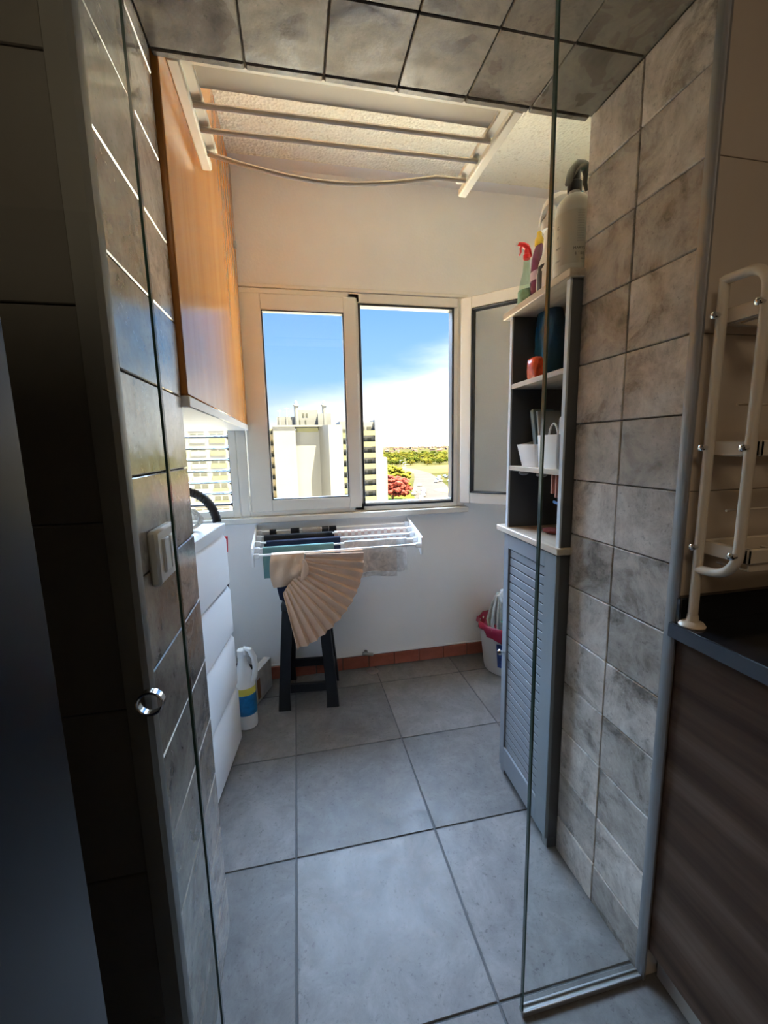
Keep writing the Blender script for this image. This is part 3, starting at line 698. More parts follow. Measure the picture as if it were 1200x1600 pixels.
CAB = Matrix.Translation((.938, 1.352, 0)) @ Matrix.Rotation(rzs, 4, 'Z')
def cp(x, y, z): p = CAB @ Vector((x, y, z)); return (p.x, p.y, p.z)

# things on and in the cabinet
ZT = 2.250
def spray_head(t_, m_head, m_noz, x, y, z, ang, sc_=1.0, teal_trigger=None):
    """collar, pistol body, trigger and nozzle; nozzle points along ang"""
    c_, s_ = math.cos(ang), math.sin(ang)
    def P(a, b, h): return (x+(a*c_-b*s_)*sc_, y+(a*s_+b*c_)*sc_, z+h*sc_)
    q = MB(); q.lathe([(.022*sc_,0),(.024*sc_,.004),(.024*sc_,.028*sc_),(.019*sc_,.032*sc_)], (x, y, z), 18); obj('collar', q, m_head, t_)
    q = MB()
    secs = [(-.030,.030,.016,.010),(-.020,.060,.020,.022),(.0,.082,.022,.024),(.030,.096,.019,.017),(.060,.098,.014,.012),(.078,.096,.011,.010)]
    q.loft([[Vector(P(a+.0*math.cos(k*math.pi/5), w*math.cos(k*math.pi/5), h-.006+hh_*math.sin(k*math.pi/5))) for k in range(10)] for a, h, w, hh_ in secs])
    q.tube([P(0,0,.026), P(0,0,.075)], .017*sc_, 12); obj('spray_head', q, m_head, t_)
    q = MB(); q.tube([P(.040,0,.088), P(.052,0,.066), P(.050,0,.040), P(.060,0,.018)], [.010*sc_,.010*sc_,.009*sc_,.006*sc_], 8, flat=.6); obj('trigger', q, teal_trigger or m_head, t_)
    q = MB(); q.tube([P(.076,0,.092), P(.094,0,.090)], .0105*sc_, 10); obj('nozzle', q, m_noz, t_)
blackp = mat('black_spray_plastic', (.018,.016,.016), .35)
frost = mat('frosted_bottle', (.72,.70,.64), .28, trans=.0, spec=.5)
x, y, _ = cp(.050, .078, 0)
t = thing('spray_bottle', 'large frosted clear spray bottle with black trigger at near end of cabinet top', 'spray bottle', (x, y, ZT))
mb = MB(); mb.lathe([(.056,0),(.060,.004),(.061,.02),(.061,.205),(.058,.228),(.048,.248),(.034,.262),(.020,.268),(.018,.285)], (x, y, ZT), 32); obj('bottle', mb, frost, t)
mb = MB(); mb.lathe([(.0612,.030),(.0616,.031),(.0616,.198),(.0612,.199)], (x, y, ZT), 32); obj('label_sleeve', mb, mat('cream_label', (.66,.63,.55), .5), t, label='cream paper label')
spray_head(t, blackp, blackp, x, y, ZT+.278, math.radians(15), 1.0)
def lettering(txt, parent, x, y, z, r, ang, size, m, spread=1.0):
    """flat lettering on a bottle of radius r, centred on bearing ang"""
    cu = bpy.data.curves.new('lettering', 'FONT'); cu.body = txt; cu.size = size; cu.align_x = 'CENTER'; cu.extrude = .0002
    tmp = bpy.data.objects.new('tmp', cu); COL.objects.link(tmp); dg = bpy.context.evaluated_depsgraph_get()
    me = bpy.data.meshes.new_from_object(tmp.evaluated_get(dg)); bpy.data.objects.remove(tmp)
    for v in me.vertices:
        a = ang+v.co.x/r; rr = r+.0003+max(0, v.co.z)
        v.co = (Vector((x+rr*math.cos(a), y+rr*math.sin(a), z+v.co.y))*S)
    me.materials.append(m); me.transform(rootmat(parent).inverted())
    o = bpy.data.objects.new('lettering', me); COL.objects.link(o); o.parent = parent; return o
ink = mat('black_ink', (.03,.028,.026), .6)
gink = mat('grey_ink', (.34,.32,.28), .6)
A0 = math.atan2(-y, -x)
for k, (tx, dz_, sz, da) in enumerate((('C', .150, .014, -.85), ('F', .118, .014, -.85), ('MINT', .085, .009, -.80), ("ROOM", .045, .007, -.8),
                                     ("MARY'S", .072, .012, .38), ("■ ' ▮▮▮▮", .054, .013, .40), ('500 ml', .040, .006, .62))):
    tx = tx.replace('■', 'II').replace('▮', 'I')
    lettering(tx, t, x, y, ZT+dz_, .0617, A0+da, sz, ink)
for k in range(13):
    lettering('lorem'*0+'iiiiiiiiiiiiiiiiii', t, x, y, ZT+.190-.0078*k, .0617, A0+.42, .006, gink)
# white spray bottle with teal trigger
tealp = mat('teal_plastic', (.02,.22,.33), .35); whp = mat('white_bottle_plastic', (.83,.82,.80), .3); redp = mat('red_spray_plastic', (.75,.02,.03), .3)
purple = mat('purple_plastic', (.13,.025,.075), .25); yel = mat('yellow_plastic', (.72,.48,.04), .35); dkl = mat('black_label', (.012,.012,.014), .4)
x, y, _ = cp(.078, .285, 0)
t = thing('spray_bottle', 'white spray bottle with teal trigger and black label on cabinet top', 'spray bottle', (x, y, ZT))
mb = MB(); mb.lathe([(.042,0),(.046,.004),(.047,.02),(.047,.10),(.040,.135),(.026,.170),(.022,.21),(.020,.25),(.016,.262)], (x, y, ZT), 24, .8, 1.1); obj('bottle', mb, whp, t)
mb = MB(); mb.lathe([(.0470,.025),(.0476,.026),(.0476,.098),(.0430,.125),(.0420,.125)], (x, y, ZT), 24, .8, 1.0); obj('label_wrap', mb, dkl, t, label='black label')
spray_head(t, whp, tealp, x, y, ZT+.255, math.radians(-25), 1.25, tealp)
# purple bottle with yellow cap
x, y, _ = cp(.085, .372, 0)
t = thing('cleaner_bottle', 'purple bottle with yellow flip cap on cabinet top', 'bottle', (x, y, ZT))
mb = MB(); mb.lathe([(.030,0),(.034,.004),(.034,.14),(.030,.19),(.020,.225),(.015,.24)], (x, y, ZT), 20, .8, 1.25); obj('bottle', mb, purple, t)
mb = MB(); mb.lathe([(.017,.236),(.018,.238),(.018,.262),(.011,.272),(.010,.290),(.006,.292)], (x, y, ZT), 16); obj('cap', mb, yel, t)
mb = MB(); mb.lathe([(.0342,.10),(.0346,.101),(.0346,.135),(.0342,.136)], (x, y, ZT), 20, .8, 1.25); obj('label_wrap', mb, mat('lilac_label', (.45,.33,.42), .5), t, label='lilac label')
# clear bottle with red trigger
x, y, _ = cp(.070, .447, 0)
clr = glass_mat('clear_green_plastic', (.70,.83,.76), 1.4, .03)
t = thing('spray_bottle', 'clear greenish spray bottle with red and white trigger at far end of cabinet top', 'spray bottle', (x, y, ZT))
mb = MB(); mb.lathe([(.034,0),(.037,.004),(.038,.02),(.038,.09),(.030,.125),(.018,.165),(.014,.23)], (x, y, ZT), 20, .8, 1.0); obj('bottle', mb, clr, t)
mb = MB(); mb.lathe([(.0382,.012),(.0388,.013),(.0388,.085),(.0382,.086)], (x, y, ZT), 20, .8, 1.1); obj('label_wrap', mb, mat('green_label', (.16,.32,.25), .4, var=.4, vscale=40), t, label='green printed label')
spray_head(t, redp, whp, x, y, ZT+.215, math.radians(185), .62, redp)
# blue sponge cloth behind the frosted bottle
x, y, _ = cp(.235, .10, 0)
t = thing('spray_bottle', 'tall white bottle with blue trigger behind the frosted spray bottle', 'spray bottle', (x, y, ZT))
mb = MB(); mb.lathe([(.036,0),(.040,.004),(.040,.17),(.030,.22),(.018,.255),(.015,.27)], (x, y, ZT), 20); obj('bottle', mb, whp, t)
spray_head(t, tealp, tealp, x, y, ZT+.265, math.radians(190), .95)
# upper compartment
def blob(c_, r, seed, n=18, m_=10, amp=.12, e=1.0, ez=1.0):
    sg = lambda v: math.copysign(abs(v)**e, v)
    rnd = random.Random(seed); ph = [rnd.uniform(0, 6.3) for _ in range(6)]; q = MB(); rings = []
    for i in range(m_+1):
        f = math.pi*(.03+.94*i/m_); ring = []
        for k in range(n):
            a = 2*math.pi*k/n; w = 1+amp*(math.sin(3*a+ph[0]+2*f)+.7*math.sin(5*a+ph[1]-4*f)+.5*math.sin(9*a+6*f+ph[2]))
            ring.append(Vector((c_[0]+r[0]*w*math.sin(f)**ez*sg(math.cos(a)), c_[1]+r[1]*w*math.sin(f)**ez*sg(math.sin(a)), c_[2]-r[2]*math.cos(f))))
        rings.append(ring)
    return q.loft(rings)
Z2, Z1, Z0 = 1.935, 1.575, 1.288
blue_bag = mat('blue_plastic_film', (.012,.10,.22), .18, bump=.6, bscale=25)
c_ = cp(.13, .34, Z2+.155); t = thing('detergent_bag', 'shiny blue plastic bag standing on the upper shelf', 'bag', (c_[0], c_[1], Z2))
obj('bag', blob(c_, (.045,.070,.152), 4, 28, 18, .05, .6, .35), blue_bag, t)
c_ = cp(.045, .300, Z2+.047); t = thing('soap_packet', 'small red and orange packet in front of the blue bag', 'packet', (c_[0], c_[1], Z2))
obj('packet', blob(c_, (.020,.042,.046), 8, 24, 12, .06, .5, .3), mat('red_orange_film', (.70,.09,.03), .25, bump=.5, bscale=30, var=.4, vscale=30), t)
c_ = cp(.12, .13, Z2); t = thing('plastic_bottle', 'dark clear plastic bottle at the near end of the upper shelf', 'bottle', (c_[0], c_[1], Z2))
mb = MB(); mb.lathe([(.038,0),(.042,.005),(.042,.17),(.034,.205),(.018,.23),(.016,.245)], c_, 20); obj('bottle', mb, mat('smoky_plastic', (.07,.075,.07), .15), t)
mb = MB(); mb.lathe([(.018,.243),(.019,.245),(.019,.268),(.016,.27)], c_, 16); obj('cap', mb, blackp, t)
# middle compartment: two white bins
def bin_mb(x0, x1, y0, y1, z0, h, th=.005, dip=0.0, taper=.006):
    q = MB()
    def ring(o, z, d=0.0, r=.012):
        p = []
        for cx, cy, a0 in ((1,1,0),(-1,1,90),(-1,-1,180),(1,-1,270)):
            for k in range(4):
                a = math.radians(a0+30*k); X, Y = (x1-o-r if cx > 0 else x0+o+r)+r*math.cos(a), (y1-o-r if cy > 0 else y0+o+r)+r*math.sin(a)
                zd = z-(d if (X < x0+.03) else 0); p.append(Vector(cp(X, Y, zd)))
        return p
    q.loft([ring(taper, z0), ring(0, z0+h, dip), ring(th, z0+h, dip), ring(taper+th, z0+th)]); return q
t = thing('storage_bin', 'white plastic bin with a low cut front on the middle shelf', 'bin', cp(.08, .30, Z1)); obj('bin', bin_mb(.012, .20, .215, .385, Z1, .125, dip=.03, taper=.018), M['plastic_white'], t)
t = thing('storage_bin', 'taller white plastic bin with rounded corners, nearest on the middle shelf', 'bin', cp(.08, .12, Z1)); obj('bin', bin_mb(.012, .20, .055, .208, Z1, .130), M['plastic_white'], t)
t = thing('notebook', 'blue-grey book standing in the low white bin', 'book', cp(.10, .29, Z1+.01)); mb = MB(); mb.box(-.05, .05, -.012, .012, 0, .235, .002, Matrix.Translation(cp(.10, .27, Z1+.012)) @ Matrix.Rotation(math.radians(-14), 4, 'X')); obj('cover', mb, mat('blue_grey_card', (.14,.19,.21), .6), t)
mb = MB(); mb.box(-.048, .047, -.009, .009, .003, .236, .001, Matrix.Translation(cp(.10, .27, Z1+.012)) @ Matrix.Rotation(math.radians(-14), 4, 'X')); obj('pages', mb, mat('paper', (.5,.5,.48), .8), t)
t = thing('folder', 'pale grey card folder standing in the low white bin', 'folder', cp(.11, .24, Z1+.01)); mb = MB(); mb.box(-.055, .05, -.006, .006, 0, .225, .002, Matrix.Translation(cp(.105, .235, Z1+.012)) @ Matrix.Rotation(math.radians(-12), 4, 'X')); obj('card', mb, mat('grey_card', (.30,.30,.28), .7), t)
t = thing('paper_roll', 'white paper roll standing in the taller white bin', 'paper roll', cp(.10, .10, Z1+.01)); mb = MB(); mb.lathe([(.042,0),(.044,.003),(.044,.185),(.040,.192),(.012,.19)], cp(.10, .11, Z1+.006), 22); obj('roll', mb, mat('tissue', (.62,.61,.58), .9, bump=.2), t)
mb = MB(); a_ = []
t = thing('cable_loop', 'thin white cable loop sticking up between the two white bins', 'cable', cp(.07, .20, Z1+.12)); mb.tube([cp(.06+.0*k, .165+.035*math.cos(math.pi*k/12), Z1+.10+.075*math.sin(math.pi*k/12)) for k in range(13)], .004, 6); obj('cable', mb, M['plastic_white'], t)
# lower compartment
c_ = cp(.09, .06, Z0); t = thing('lotion_bottle', 'white bottle on the counter board behind the near side edge', 'bottle', c_)
mb = MB(); mb.lathe([(.028,0),(.030,.003),(.030,.105),(.022,.125),(.014,.13)], c_, 18); obj('bottle', mb, M['plastic_white'], t)
mb = MB(); mb.lathe([(.016,.128),(.017,.130),(.017,.158),(.013,.16)], c_, 14); obj('cap', mb, mat('pale_grey_cap', (.55,.58,.6), .4), t)
c_ = cp(.20, .17, Z0); t = thing('cloth_bundle', 'dark and blue folded cloth bundle at the back of the counter board', 'cloth', c_)
obj('cloth', blob((c_[0], c_[1], Z0+.075), (.07,.08,.075), 31, 22, 10, .06), mat('dark_blue_cloth', (.025,.03,.045), .85, bump=.5, bscale=80), t, ang=60)
mb = MB(); mb.sheet([[cp(.085+.04*k/4, .09+.10*i/6, Z0+.150-.004*k+.006*math.sin(i)) for k in range(5)] for i in range(7)], .010); obj('blue_fold', mb, mat('sky_blue_cloth', (.12,.22,.42), .85), t, ang=70, label='light blue folded top')
c_ = cp(.13, .24, Z0); t = thing('red_cloth', 'small crumpled red cloth lying on the counter board', 'cloth', c_)
obj('cloth', blob((c_[0], c_[1], Z0+.012), (.045,.055,.012), 33, 18, 8, .09), mat('dull_red_cloth', (.22,.03,.02), .85, bump=.5, bscale=90), t, ang=60)
t = thing('suction_hook', 'pale round hook stuck under the middle shelf, farther one', 'hook', cp(.035, .35, 1.555), group='hooks under the middle shelf')
mb = MB(); mb.lathe([(.003,0),(.020,-.004),(.022,-.012),(.012,-.018),(.004,-.02)], cp(.035, .35, 1.555), 16); obj('hook', mb, mat('milky_plastic', (.45,.43,.42), .4), t)
dup(t, cp(.035, .20, 1.555), 0, 'pale round hook stuck under the middle shelf, nearer one')
t = thing('pegs_bunch', 'bunch of pink and white pegs hanging under the middle shelf at the near end', 'pegs', cp(.05, .07, 1.55))
mb = MB()
for k in range(5):
    p = cp(.03+.012*(k % 2), .05+.014*k, 1.553); mb.box(p[0]-.006, p[0]+.006, p[1]-.005, p[1]+.005, 1.49-.012*(k % 3), 1.553, .002)
obj('pegs', mb, mat('pink_peg', (.55,.22,.17), .5, var=.4, vscale=30), t)

# ------------------------------------------------------------------ waste bin with red liner and mop
bx, by = 1.50, 2.73
t = thing('waste_bin', 'white round plastic bin lined with a red bag behind the grey cabinet', 'bin', (bx, by, 0))
mb = MB(); mb.lathe([(.165,0),(.172,.005),(.178,.03),(.213,.345),(.220,.352),(.220,.360),(.210,.360),(.203,.345),(.168,.02),(.05,.015)], (bx, by, 0), 40); obj('bin', mb, mat('greyish_white_plastic', (.60,.59,.58), .35), t)
redbag = mat('red_plastic_film', (.26,.012,.045), .25, bump=.6, bscale=30)
mb = MB(); rings = []
for (r, z, a_) in ((.224,.30,.010),(.229,.335,.008),(.226,.372,.006),(.216,.378,.004),(.205,.36,.006),(.190,.30,.010),(.12,.22,.02),(.03,.20,.01)):
    rings.append([Vector((bx+(r+a_*math.sin(7*k*.2618+r*40)+.6*a_*math.sin(11*k*.2618))*math.cos(k*math.pi/24), by+(r+a_*math.sin(7*k*.2618+r*40)+.6*a_*math.sin(11*k*.2618))*math.sin(k*math.pi/24), z+(.035*math.sin(k*math.pi/24*2+2.2) if z < .31 else 0)+.5*a_*math.sin(5*k*.2618))) for k in range(48)])
mb.loft(rings); obj('liner', mb, redbag, t, ang=60, label='red plastic bag liner')
mb = MB(); A = math.radians(232)
G = [[(bx+(.192+.031*k/5)*math.cos(A+.10*(i-2)), by+(.192+.031*k/5)*math.sin(A+.10*(i-2)), .08+.19*k/5) for k in range(6)] for i in range(5)]
G = [[(p[0]*1.0+.004*math.cos(A), p[1]+.004*math.sin(A), p[2]) for p in r] for r in G]
mb.sheet(G, .002); obj('sticker', mb, mat('blue_sticker', (.03,.07,.26), .4, var=.8, vscale=25), t, label='blue printed sticker')
t = thing('mop', 'grey string mop head with white and green clamp standing in the white bin', 'mop', (bx, by, .3))
rnd = random.Random(12); mb = MB()
for k in range(46):
    a = rnd.uniform(0, 6.28); r = rnd.uniform(.05, .125); h = rnd.uniform(.01, .06)
    x0, y0 = bx-.075, by-.06
    mb.tube([(x0+.02*math.cos(a), y0+.02*math.sin(a), .60), (x0+.5*r*math.cos(a), y0+.5*r*math.sin(a), .575+h*.4), (x0+.8*r*math.cos(a+.2), y0+.8*r*math.sin(a+.2), .50), (x0+r*math.cos(a+.3), y0+r*math.sin(a+.3), .42-h), (x0+r*.9*math.cos(a+.35), y0+r*.9*math.sin(a+.35), .36)], .009, 5)
o = obj('strands', mb, mat('grey_mop_string', (.42,.42,.39), .95, var=.25, vscale=30), t, kind='stuff')
mb = MB(); mb.tube([(bx-.09, by-.09, .56), (bx-.085, by-.095, .64)], .034, 12); mb.tube([(bx-.105+.028*math.cos(k*.52), by-.125, .625+.028*math.sin(k*.52)) for k in range(12)], .007, 6, closed=True); obj('clamp', mb, M['plastic_white'], t)
mb = MB(); q_ = [(bx-.10+(.045 if k % 2 else .022)*math.cos(k*.628), .44+(.04 if k % 2 else .02)*math.sin(k*.628)) for k in range(10)]
mb.prism(q_, lambda a, b, d: (a, d, b), by-.185, by-.155); obj('green_clip', mb, mat('green_plastic', (.01,.28,.17), .35), t, label='green plastic clip')
mb = MB(); mb.tube([(bx-.0, by-.02, .30), (bx+.03, by+.0, .62)], .012, 8); obj('stick', mb, M['alu'], t)

# floor drain and pipe stub by the skirting
t = thing('floor_drain', 'small metal floor drain beside the red skirting', 'drain', (.485, 2.90, 0))
mb = MB(); mb.lathe([(.045,0),(.046,.004),(.040,.007),(.034,.005),(.012,.005),(.010,.010),(.004,.011)], (.485, 2.905, 0), 24); obj('grate', mb, mat('dull_metal', (.34,.32,.30), .4, .8), t)
t = thing('pipe_stub', 'small pipe stub with cap sticking from the wall above the drain', 'pipe', (.44, YW, .12))
mb = MB(); mb.tube([(.45, YW, .125), (.45, YW-.035, .125)], .014, 12); obj('pipe', mb, bpy.data.materials['dull_metal'], t)
mb = MB(); mb.tube([(.42, YW-.035, .128), (.50, YW-.04, .112)], .012, 10); obj('tap', mb, bpy.data.materials['dull_metal'], t)

# ------------------------------------------------------------------ kitchen unit, worktop and dish rack (right)
KX, KT = .992, 1.188
t = thing('kitchen_cabinet', 'dark wood-grain base cabinet under the black worktop', 'cabinet', (1.4, .2, 0))
mb = MB(); mb.box(KX+.060, 2.11, -1.3, .895, .0, .112, .001); mb.box(KX+.022, 2.11, -1.3, .895, .11, KT-.042, .001); obj('body', mb, M['dark_wood'], t)
mb = MB(); mb.box(KX, KX+.02, .0, .893, .115, KT-.05, .002); obj('door', mb, M['dark_wood'], t)
mb = MB(); mb.box(KX, KX+.02, -1.3, -.004, .115, KT-.05, .002); obj('door', mb, M['dark_wood'], t)
mb = MB(); mb.box(KX+.040, KX+.056, -1.3, .893, .0, .11, .002); obj('plinth', mb, mat('pale_plinth', (.50,.47,.43), .5), t)
mb = MB(); mb.box(KX-.024, 2.115, -1.3, .900, KT-.042, KT, .003)
w = obj('worktop', mb, M['black_gloss'], None, label='black granite worktop on the dark wood kitchen cabinet', cat='worktop')
mb = MB(); mb.box(KX-.0255, KX-.023, -1.3, .897, KT-.040, KT-.003); obj('front_edge', mb, M['navy_edge'], w, label='dark blue-grey front edge')
mb = MB(); mb.box(KX-.01, 2.115, .880, .902, KT-.002, KT+.070, .003); obj('upstand', mb, M['black_gloss'], w)
t = thing('dish_rack', 'tall cream metal over-sink dish rack with tubular side frame on the black worktop', 'dish rack', (1.003, .862, KT))
RX = 1.003
cm2 = mat('cream_rack_tube', (.66,.58,.47), .35)
yr, yf_ = .862, .764
mb = MB(); mb.tube([(RX, yr, KT+.016), (RX, yr, 2.045)], .0115, 12); obj('rear_post', mb, cm2, t)
mb = MB()
pts = [(RX, yr, 2.04), (RX, yf_+.05, 2.04)] + [(RX, yf_+.045-.045*math.sin(a), 1.995+.045*math.cos(a)) for a in [math.radians(10*k) for k in range(1, 10)]] + [(RX, yf_, 1.93), (RX, yf_, 1.42)]
pts += [(RX, yf_+.06-.06*math.cos(a), 1.41-.065*math.sin(a)) for a in [math.radians(10*k) for k in range(1, 10)]] + [(RX, yr, 1.343)]
mb.tube(pts, .0115, 12); obj('side_loop', mb, cm2, t)
mb = MB(); mb.lathe([(.030,0),(.031,.003),(.026,.010),(.015,.014),(.0125,.03)], (RX, yr, KT), 24); obj('foot', mb, cm2, t)
for z in (1.962, 1.653, 1.402):
    for y in (yr, yf_):
        mb = MB(); mb.tube([(RX-.024, y, z), (RX-.010, y, z)], .007, 10); mb.lathe([(.003,0),(.0085,.002),(.008,.007),(.003,.010)], (0,0,0), 12, M=Matrix.Translation((RX-.018, y, z)) @ Matrix.Rotation(-math.pi/2, 4, 'Y')); obj('bolt', mb, M['chrome'], t)
for z in (1.962, 1.653, 1.402):
    mb = MB(); y0, y1 = yf_-.012, yr+.012
    mb.box(RX+.012, RX+.85, y1-.012, y1, z-.020, z+.016, .003); mb.box(RX+.012, RX+.85, y0, y0+.012, z-.020, z+.016, .003); mb.box(RX+.012, RX+.024, y0, y1, z-.020, z+.016, .003)
    fr = obj('shelf_frame', mb, cm2, t)
    mb = MB()
    for k in range(11): mb.tube([(RX+.06+.07*k, y0+.006, z-.012), (RX+.06+.07*k, y1-.006, z-.012)], .0035, 6)
    if z < 1.9:
        mb.tube([(RX+.012, (yr+yf_)/2, z+.10), (RX+.85, (yr+yf_)/2+.02, z+.10)], .003, 6)
    obj('shelf_wires', mb, cm2, fr)
mb = MB(); mb.box(RX+.85, RX+.862, yf_-.012, yr+.012, KT, 2.04, .003); obj('far_frame', mb, cm2, t)
mb = MB(); mb.box(RX+.03, RX+.6, yf_+.0, yr-.02, 1.360, 1.370, .003); mb.box(RX+.03, RX+.6, yf_-.004, yf_+.002, 1.360, 1.382, .002); obj('drip_tray', mb, cm2, t)

# ------------------------------------------------------------------ fridge at the left edge
t = thing('fridge', 'dark blue-black fridge standing close at the left edge', 'fridge', (-.62, .1, 0))
mb = MB(); mb.box(-.98, -.238, -.34, .445, .05, 2.25, .012); obj('body', mb, M['fridge'], t)
mb = MB(); mb.box(-.98, -.248, -.40, -.345, .06, 1.45, .010); d1 = obj('door', mb, M['fridge'], t)
mb = MB(); mb.box(-.98, -.248, -.40, -.345, 1.46, 2.24, .010); d2 = obj('door', mb, M['fridge'], t)
for d_, z0, z1 in ((d1, .9, 1.4), (d2, 1.5, 1.9)):
    mb = MB(); mb.tube([(-.30, -.395, z0), (-.30, -.43, z0+.02), (-.30, -.43, z1-.02), (-.30, -.395, z1)], .009, 8); obj('handle', mb, M['alu'], d_)
for x in (-.93, -.30):
    for y in (-.28, .38):
        mb = MB(); mb.lathe([(.02,0),(.02,.04),(.012,.055)], (x, y, 0), 12); obj('foot', mb, M['black'], t)
# added ceiling lamp that brightens the kitchen, unseen behind the camera
t = thing('added_ceiling_lamp', 'added round flush kitchen ceiling lamp, unseen behind the viewer', 'lamp', (-.25, -1.0, 3.45))
mb = MB(); mb.lathe([(.50,3.45),(.50,3.42),(.48,3.41),(.05,3.41)], (-.25, -1.0, 0), 32); obj('base', mb, M['metal_white'], t)
mb = MB(); mb.lathe([(.47,3.41),(.46,3.38),(.40,3.355),(.03,3.35)], (-.25, -1.0, 0), 32); dm = mat('added_lamp_glass', (.9,.85,.7), .4)
dm.node_tree.nodes['Principled BSDF'].inputs['Emission Color'].default_value = (1.0,.80,.55,1); dm.node_tree.nodes['Principled BSDF'].inputs['Emission Strength'].default_value = 1.5
obj('diffuser', mb, dm, t)
ld = bpy.data.lights.new('kitchen_fill_light', 'AREA'); lo = bpy.data.objects.new('kitchen_fill_light', ld); COL.objects.link(lo)  # added light, carries the glow of the lamp above
ld.shape = 'DISK'; ld.size = .9*S; ld.energy = 3.8; ld.color = (1.0,.80,.58); lo.location = Vector((-.25, -1.0, 3.34))*S
#OUTSIDE
# ------------------------------------------------------------------ outside: land, road, trees, cars, houses, apartment blocks
GZ = -25.0
def land_mat():
    m, t_, b = new_mat('land'); co = N(t_, 'ShaderNodeTexCoord')
    n1 = N(t_, 'ShaderNodeTexVoronoi', i_Scale=.0085, i_Randomness=1.0); n2 = N(t_, 'ShaderNodeTexNoise', i_Scale=.03, i_Detail=7.0, i_Roughness=.65); n3 = N(t_, 'ShaderNodeTexNoise', i_Scale=.0016, i_Detail=6.0)
    for n in (n1, n2, n3): L(t_, co.outputs['Object'], n.inputs['Vector'])
    sp = N(t_, 'ShaderNodeSeparateColor'); L(t_, n1.outputs['Color'], sp.inputs[0])
    r1 = ramp(t_, [(0, (.029,.032,.010)), (.25, (.042,.038,.015)), (.5, (.024,.029,.007)), (.75, (.052,.035,.021)), (1, (.035,.035,.014))]); L(t_, sp.outputs[0], r1.inputs[0])
    r2 = ramp(t_, [(.35, (.013,.015,.004)), (.5, (.035,.035,.013)), (.65, (.052,.045,.025))]); L(t_, n2.outputs[0], r2.inputs[0])
    mx = N(t_, 'ShaderNodeMix', data_type='RGBA'); mx.inputs[0].default_value = .7; L(t_, r1.outputs[0], mx.inputs[6]); L(t_, r2.outputs[0], mx.inputs[7])
    L(t_, mx.outputs[2], b.inputs['Base Color']); b.inputs['Roughness'].default_value = .95; b.inputs['Specular IOR Level'].default_value = 0; return m
mb = MB()
# rolling land: near ground flat, far hills rising to the horizon
ringsy = [-20, 3.6, 60, 150, 300, 600, 1000, 1600, 2500, 4000, 6000, 8000]
vs_, fs_ = [], []; nxg = 60
for y in ringsy:
    for i in range(nxg+1):
        w_ = 400+1.6*max(0, y); x = -w_+2*w_*i/nxg
        h_ = 0 if y < 1200 else ((y-1200)/6800)*22+(y/8000)*(9*math.sin(x*.0011+1)+6*math.sin(x*.0031+y*.002)+3*math.sin(x*.008+2))
        vs_.append((x, y, GZ+h_))
for a in range(len(ringsy)-1):
    for i in range(nxg): fs_.append((a*(nxg+1)+i, a*(nxg+1)+i+1, (a+1)*(nxg+1)+i+1, (a+1)*(nxg+1)+i))
mb.add(vs_, fs_); ground = struct('ground', mb, land_mat(), 80)
# yard made pale to bounce sunlight up onto the ceiling, and the road
pave = mat('bounce_paving', (.74,.66,.50), .9, spec=0, var=.12, vscale=.05)
mb = MB(); mb.box(-90, 95, 4.2, 200, GZ-.2, GZ+.04); yard = struct('pavement', mb, pave)
asph = mat('pale_asphalt', (.043,.041,.039), .9, spec=0, var=.08, vscale=.08)
def ribbon(pts, w, z):
    q = MB(); P = [Vector((x, y, 0)) for x, y in pts]; G = []
    for i, p in enumerate(P):
        d = (P[min(i+1, len(P)-1)]-P[max(i-1, 0)]).normalized(); n = Vector((-d.y, d.x, 0))
        G.append([p-n*w[i]/2+Vector((0,0,z)), p+n*w[i]/2+Vector((0,0,z))])
    return q.sheet(G, .06)
road_pts = [(60,120),(66,170),(72,205),(80,240),(92,285),(106,335),(122,400),(130,470),(128,540)]
struct('road', ribbon(road_pts, [26,26,26,24,22,20,16,14,12], GZ+.10), asph)
mb = MB(); mb.box(40, 62, 175, 232, GZ, GZ+.10); struct('lawn', mb, mat('lawn_green', (.05,.06,.012), .95, spec=0, var=.3, vscale=.15))
mb = MB(); mb.lathe([(7.5,0),(7.5,.16),(7,.2)], (88, 236, GZ+.05), 28, 1.0, 1.9); struct('pavement_1', mb, mat('sandy_island', (.12,.085,.05), .95, spec=0, var=.15, vscale=.2))
mb = MB(); mb.box(95, 300, 400, 560, GZ-.2, GZ+.05); struct('field', mb, mat('ochre_field', (.10,.06,.025), .95, spec=0, var=.2, vscale=.03))
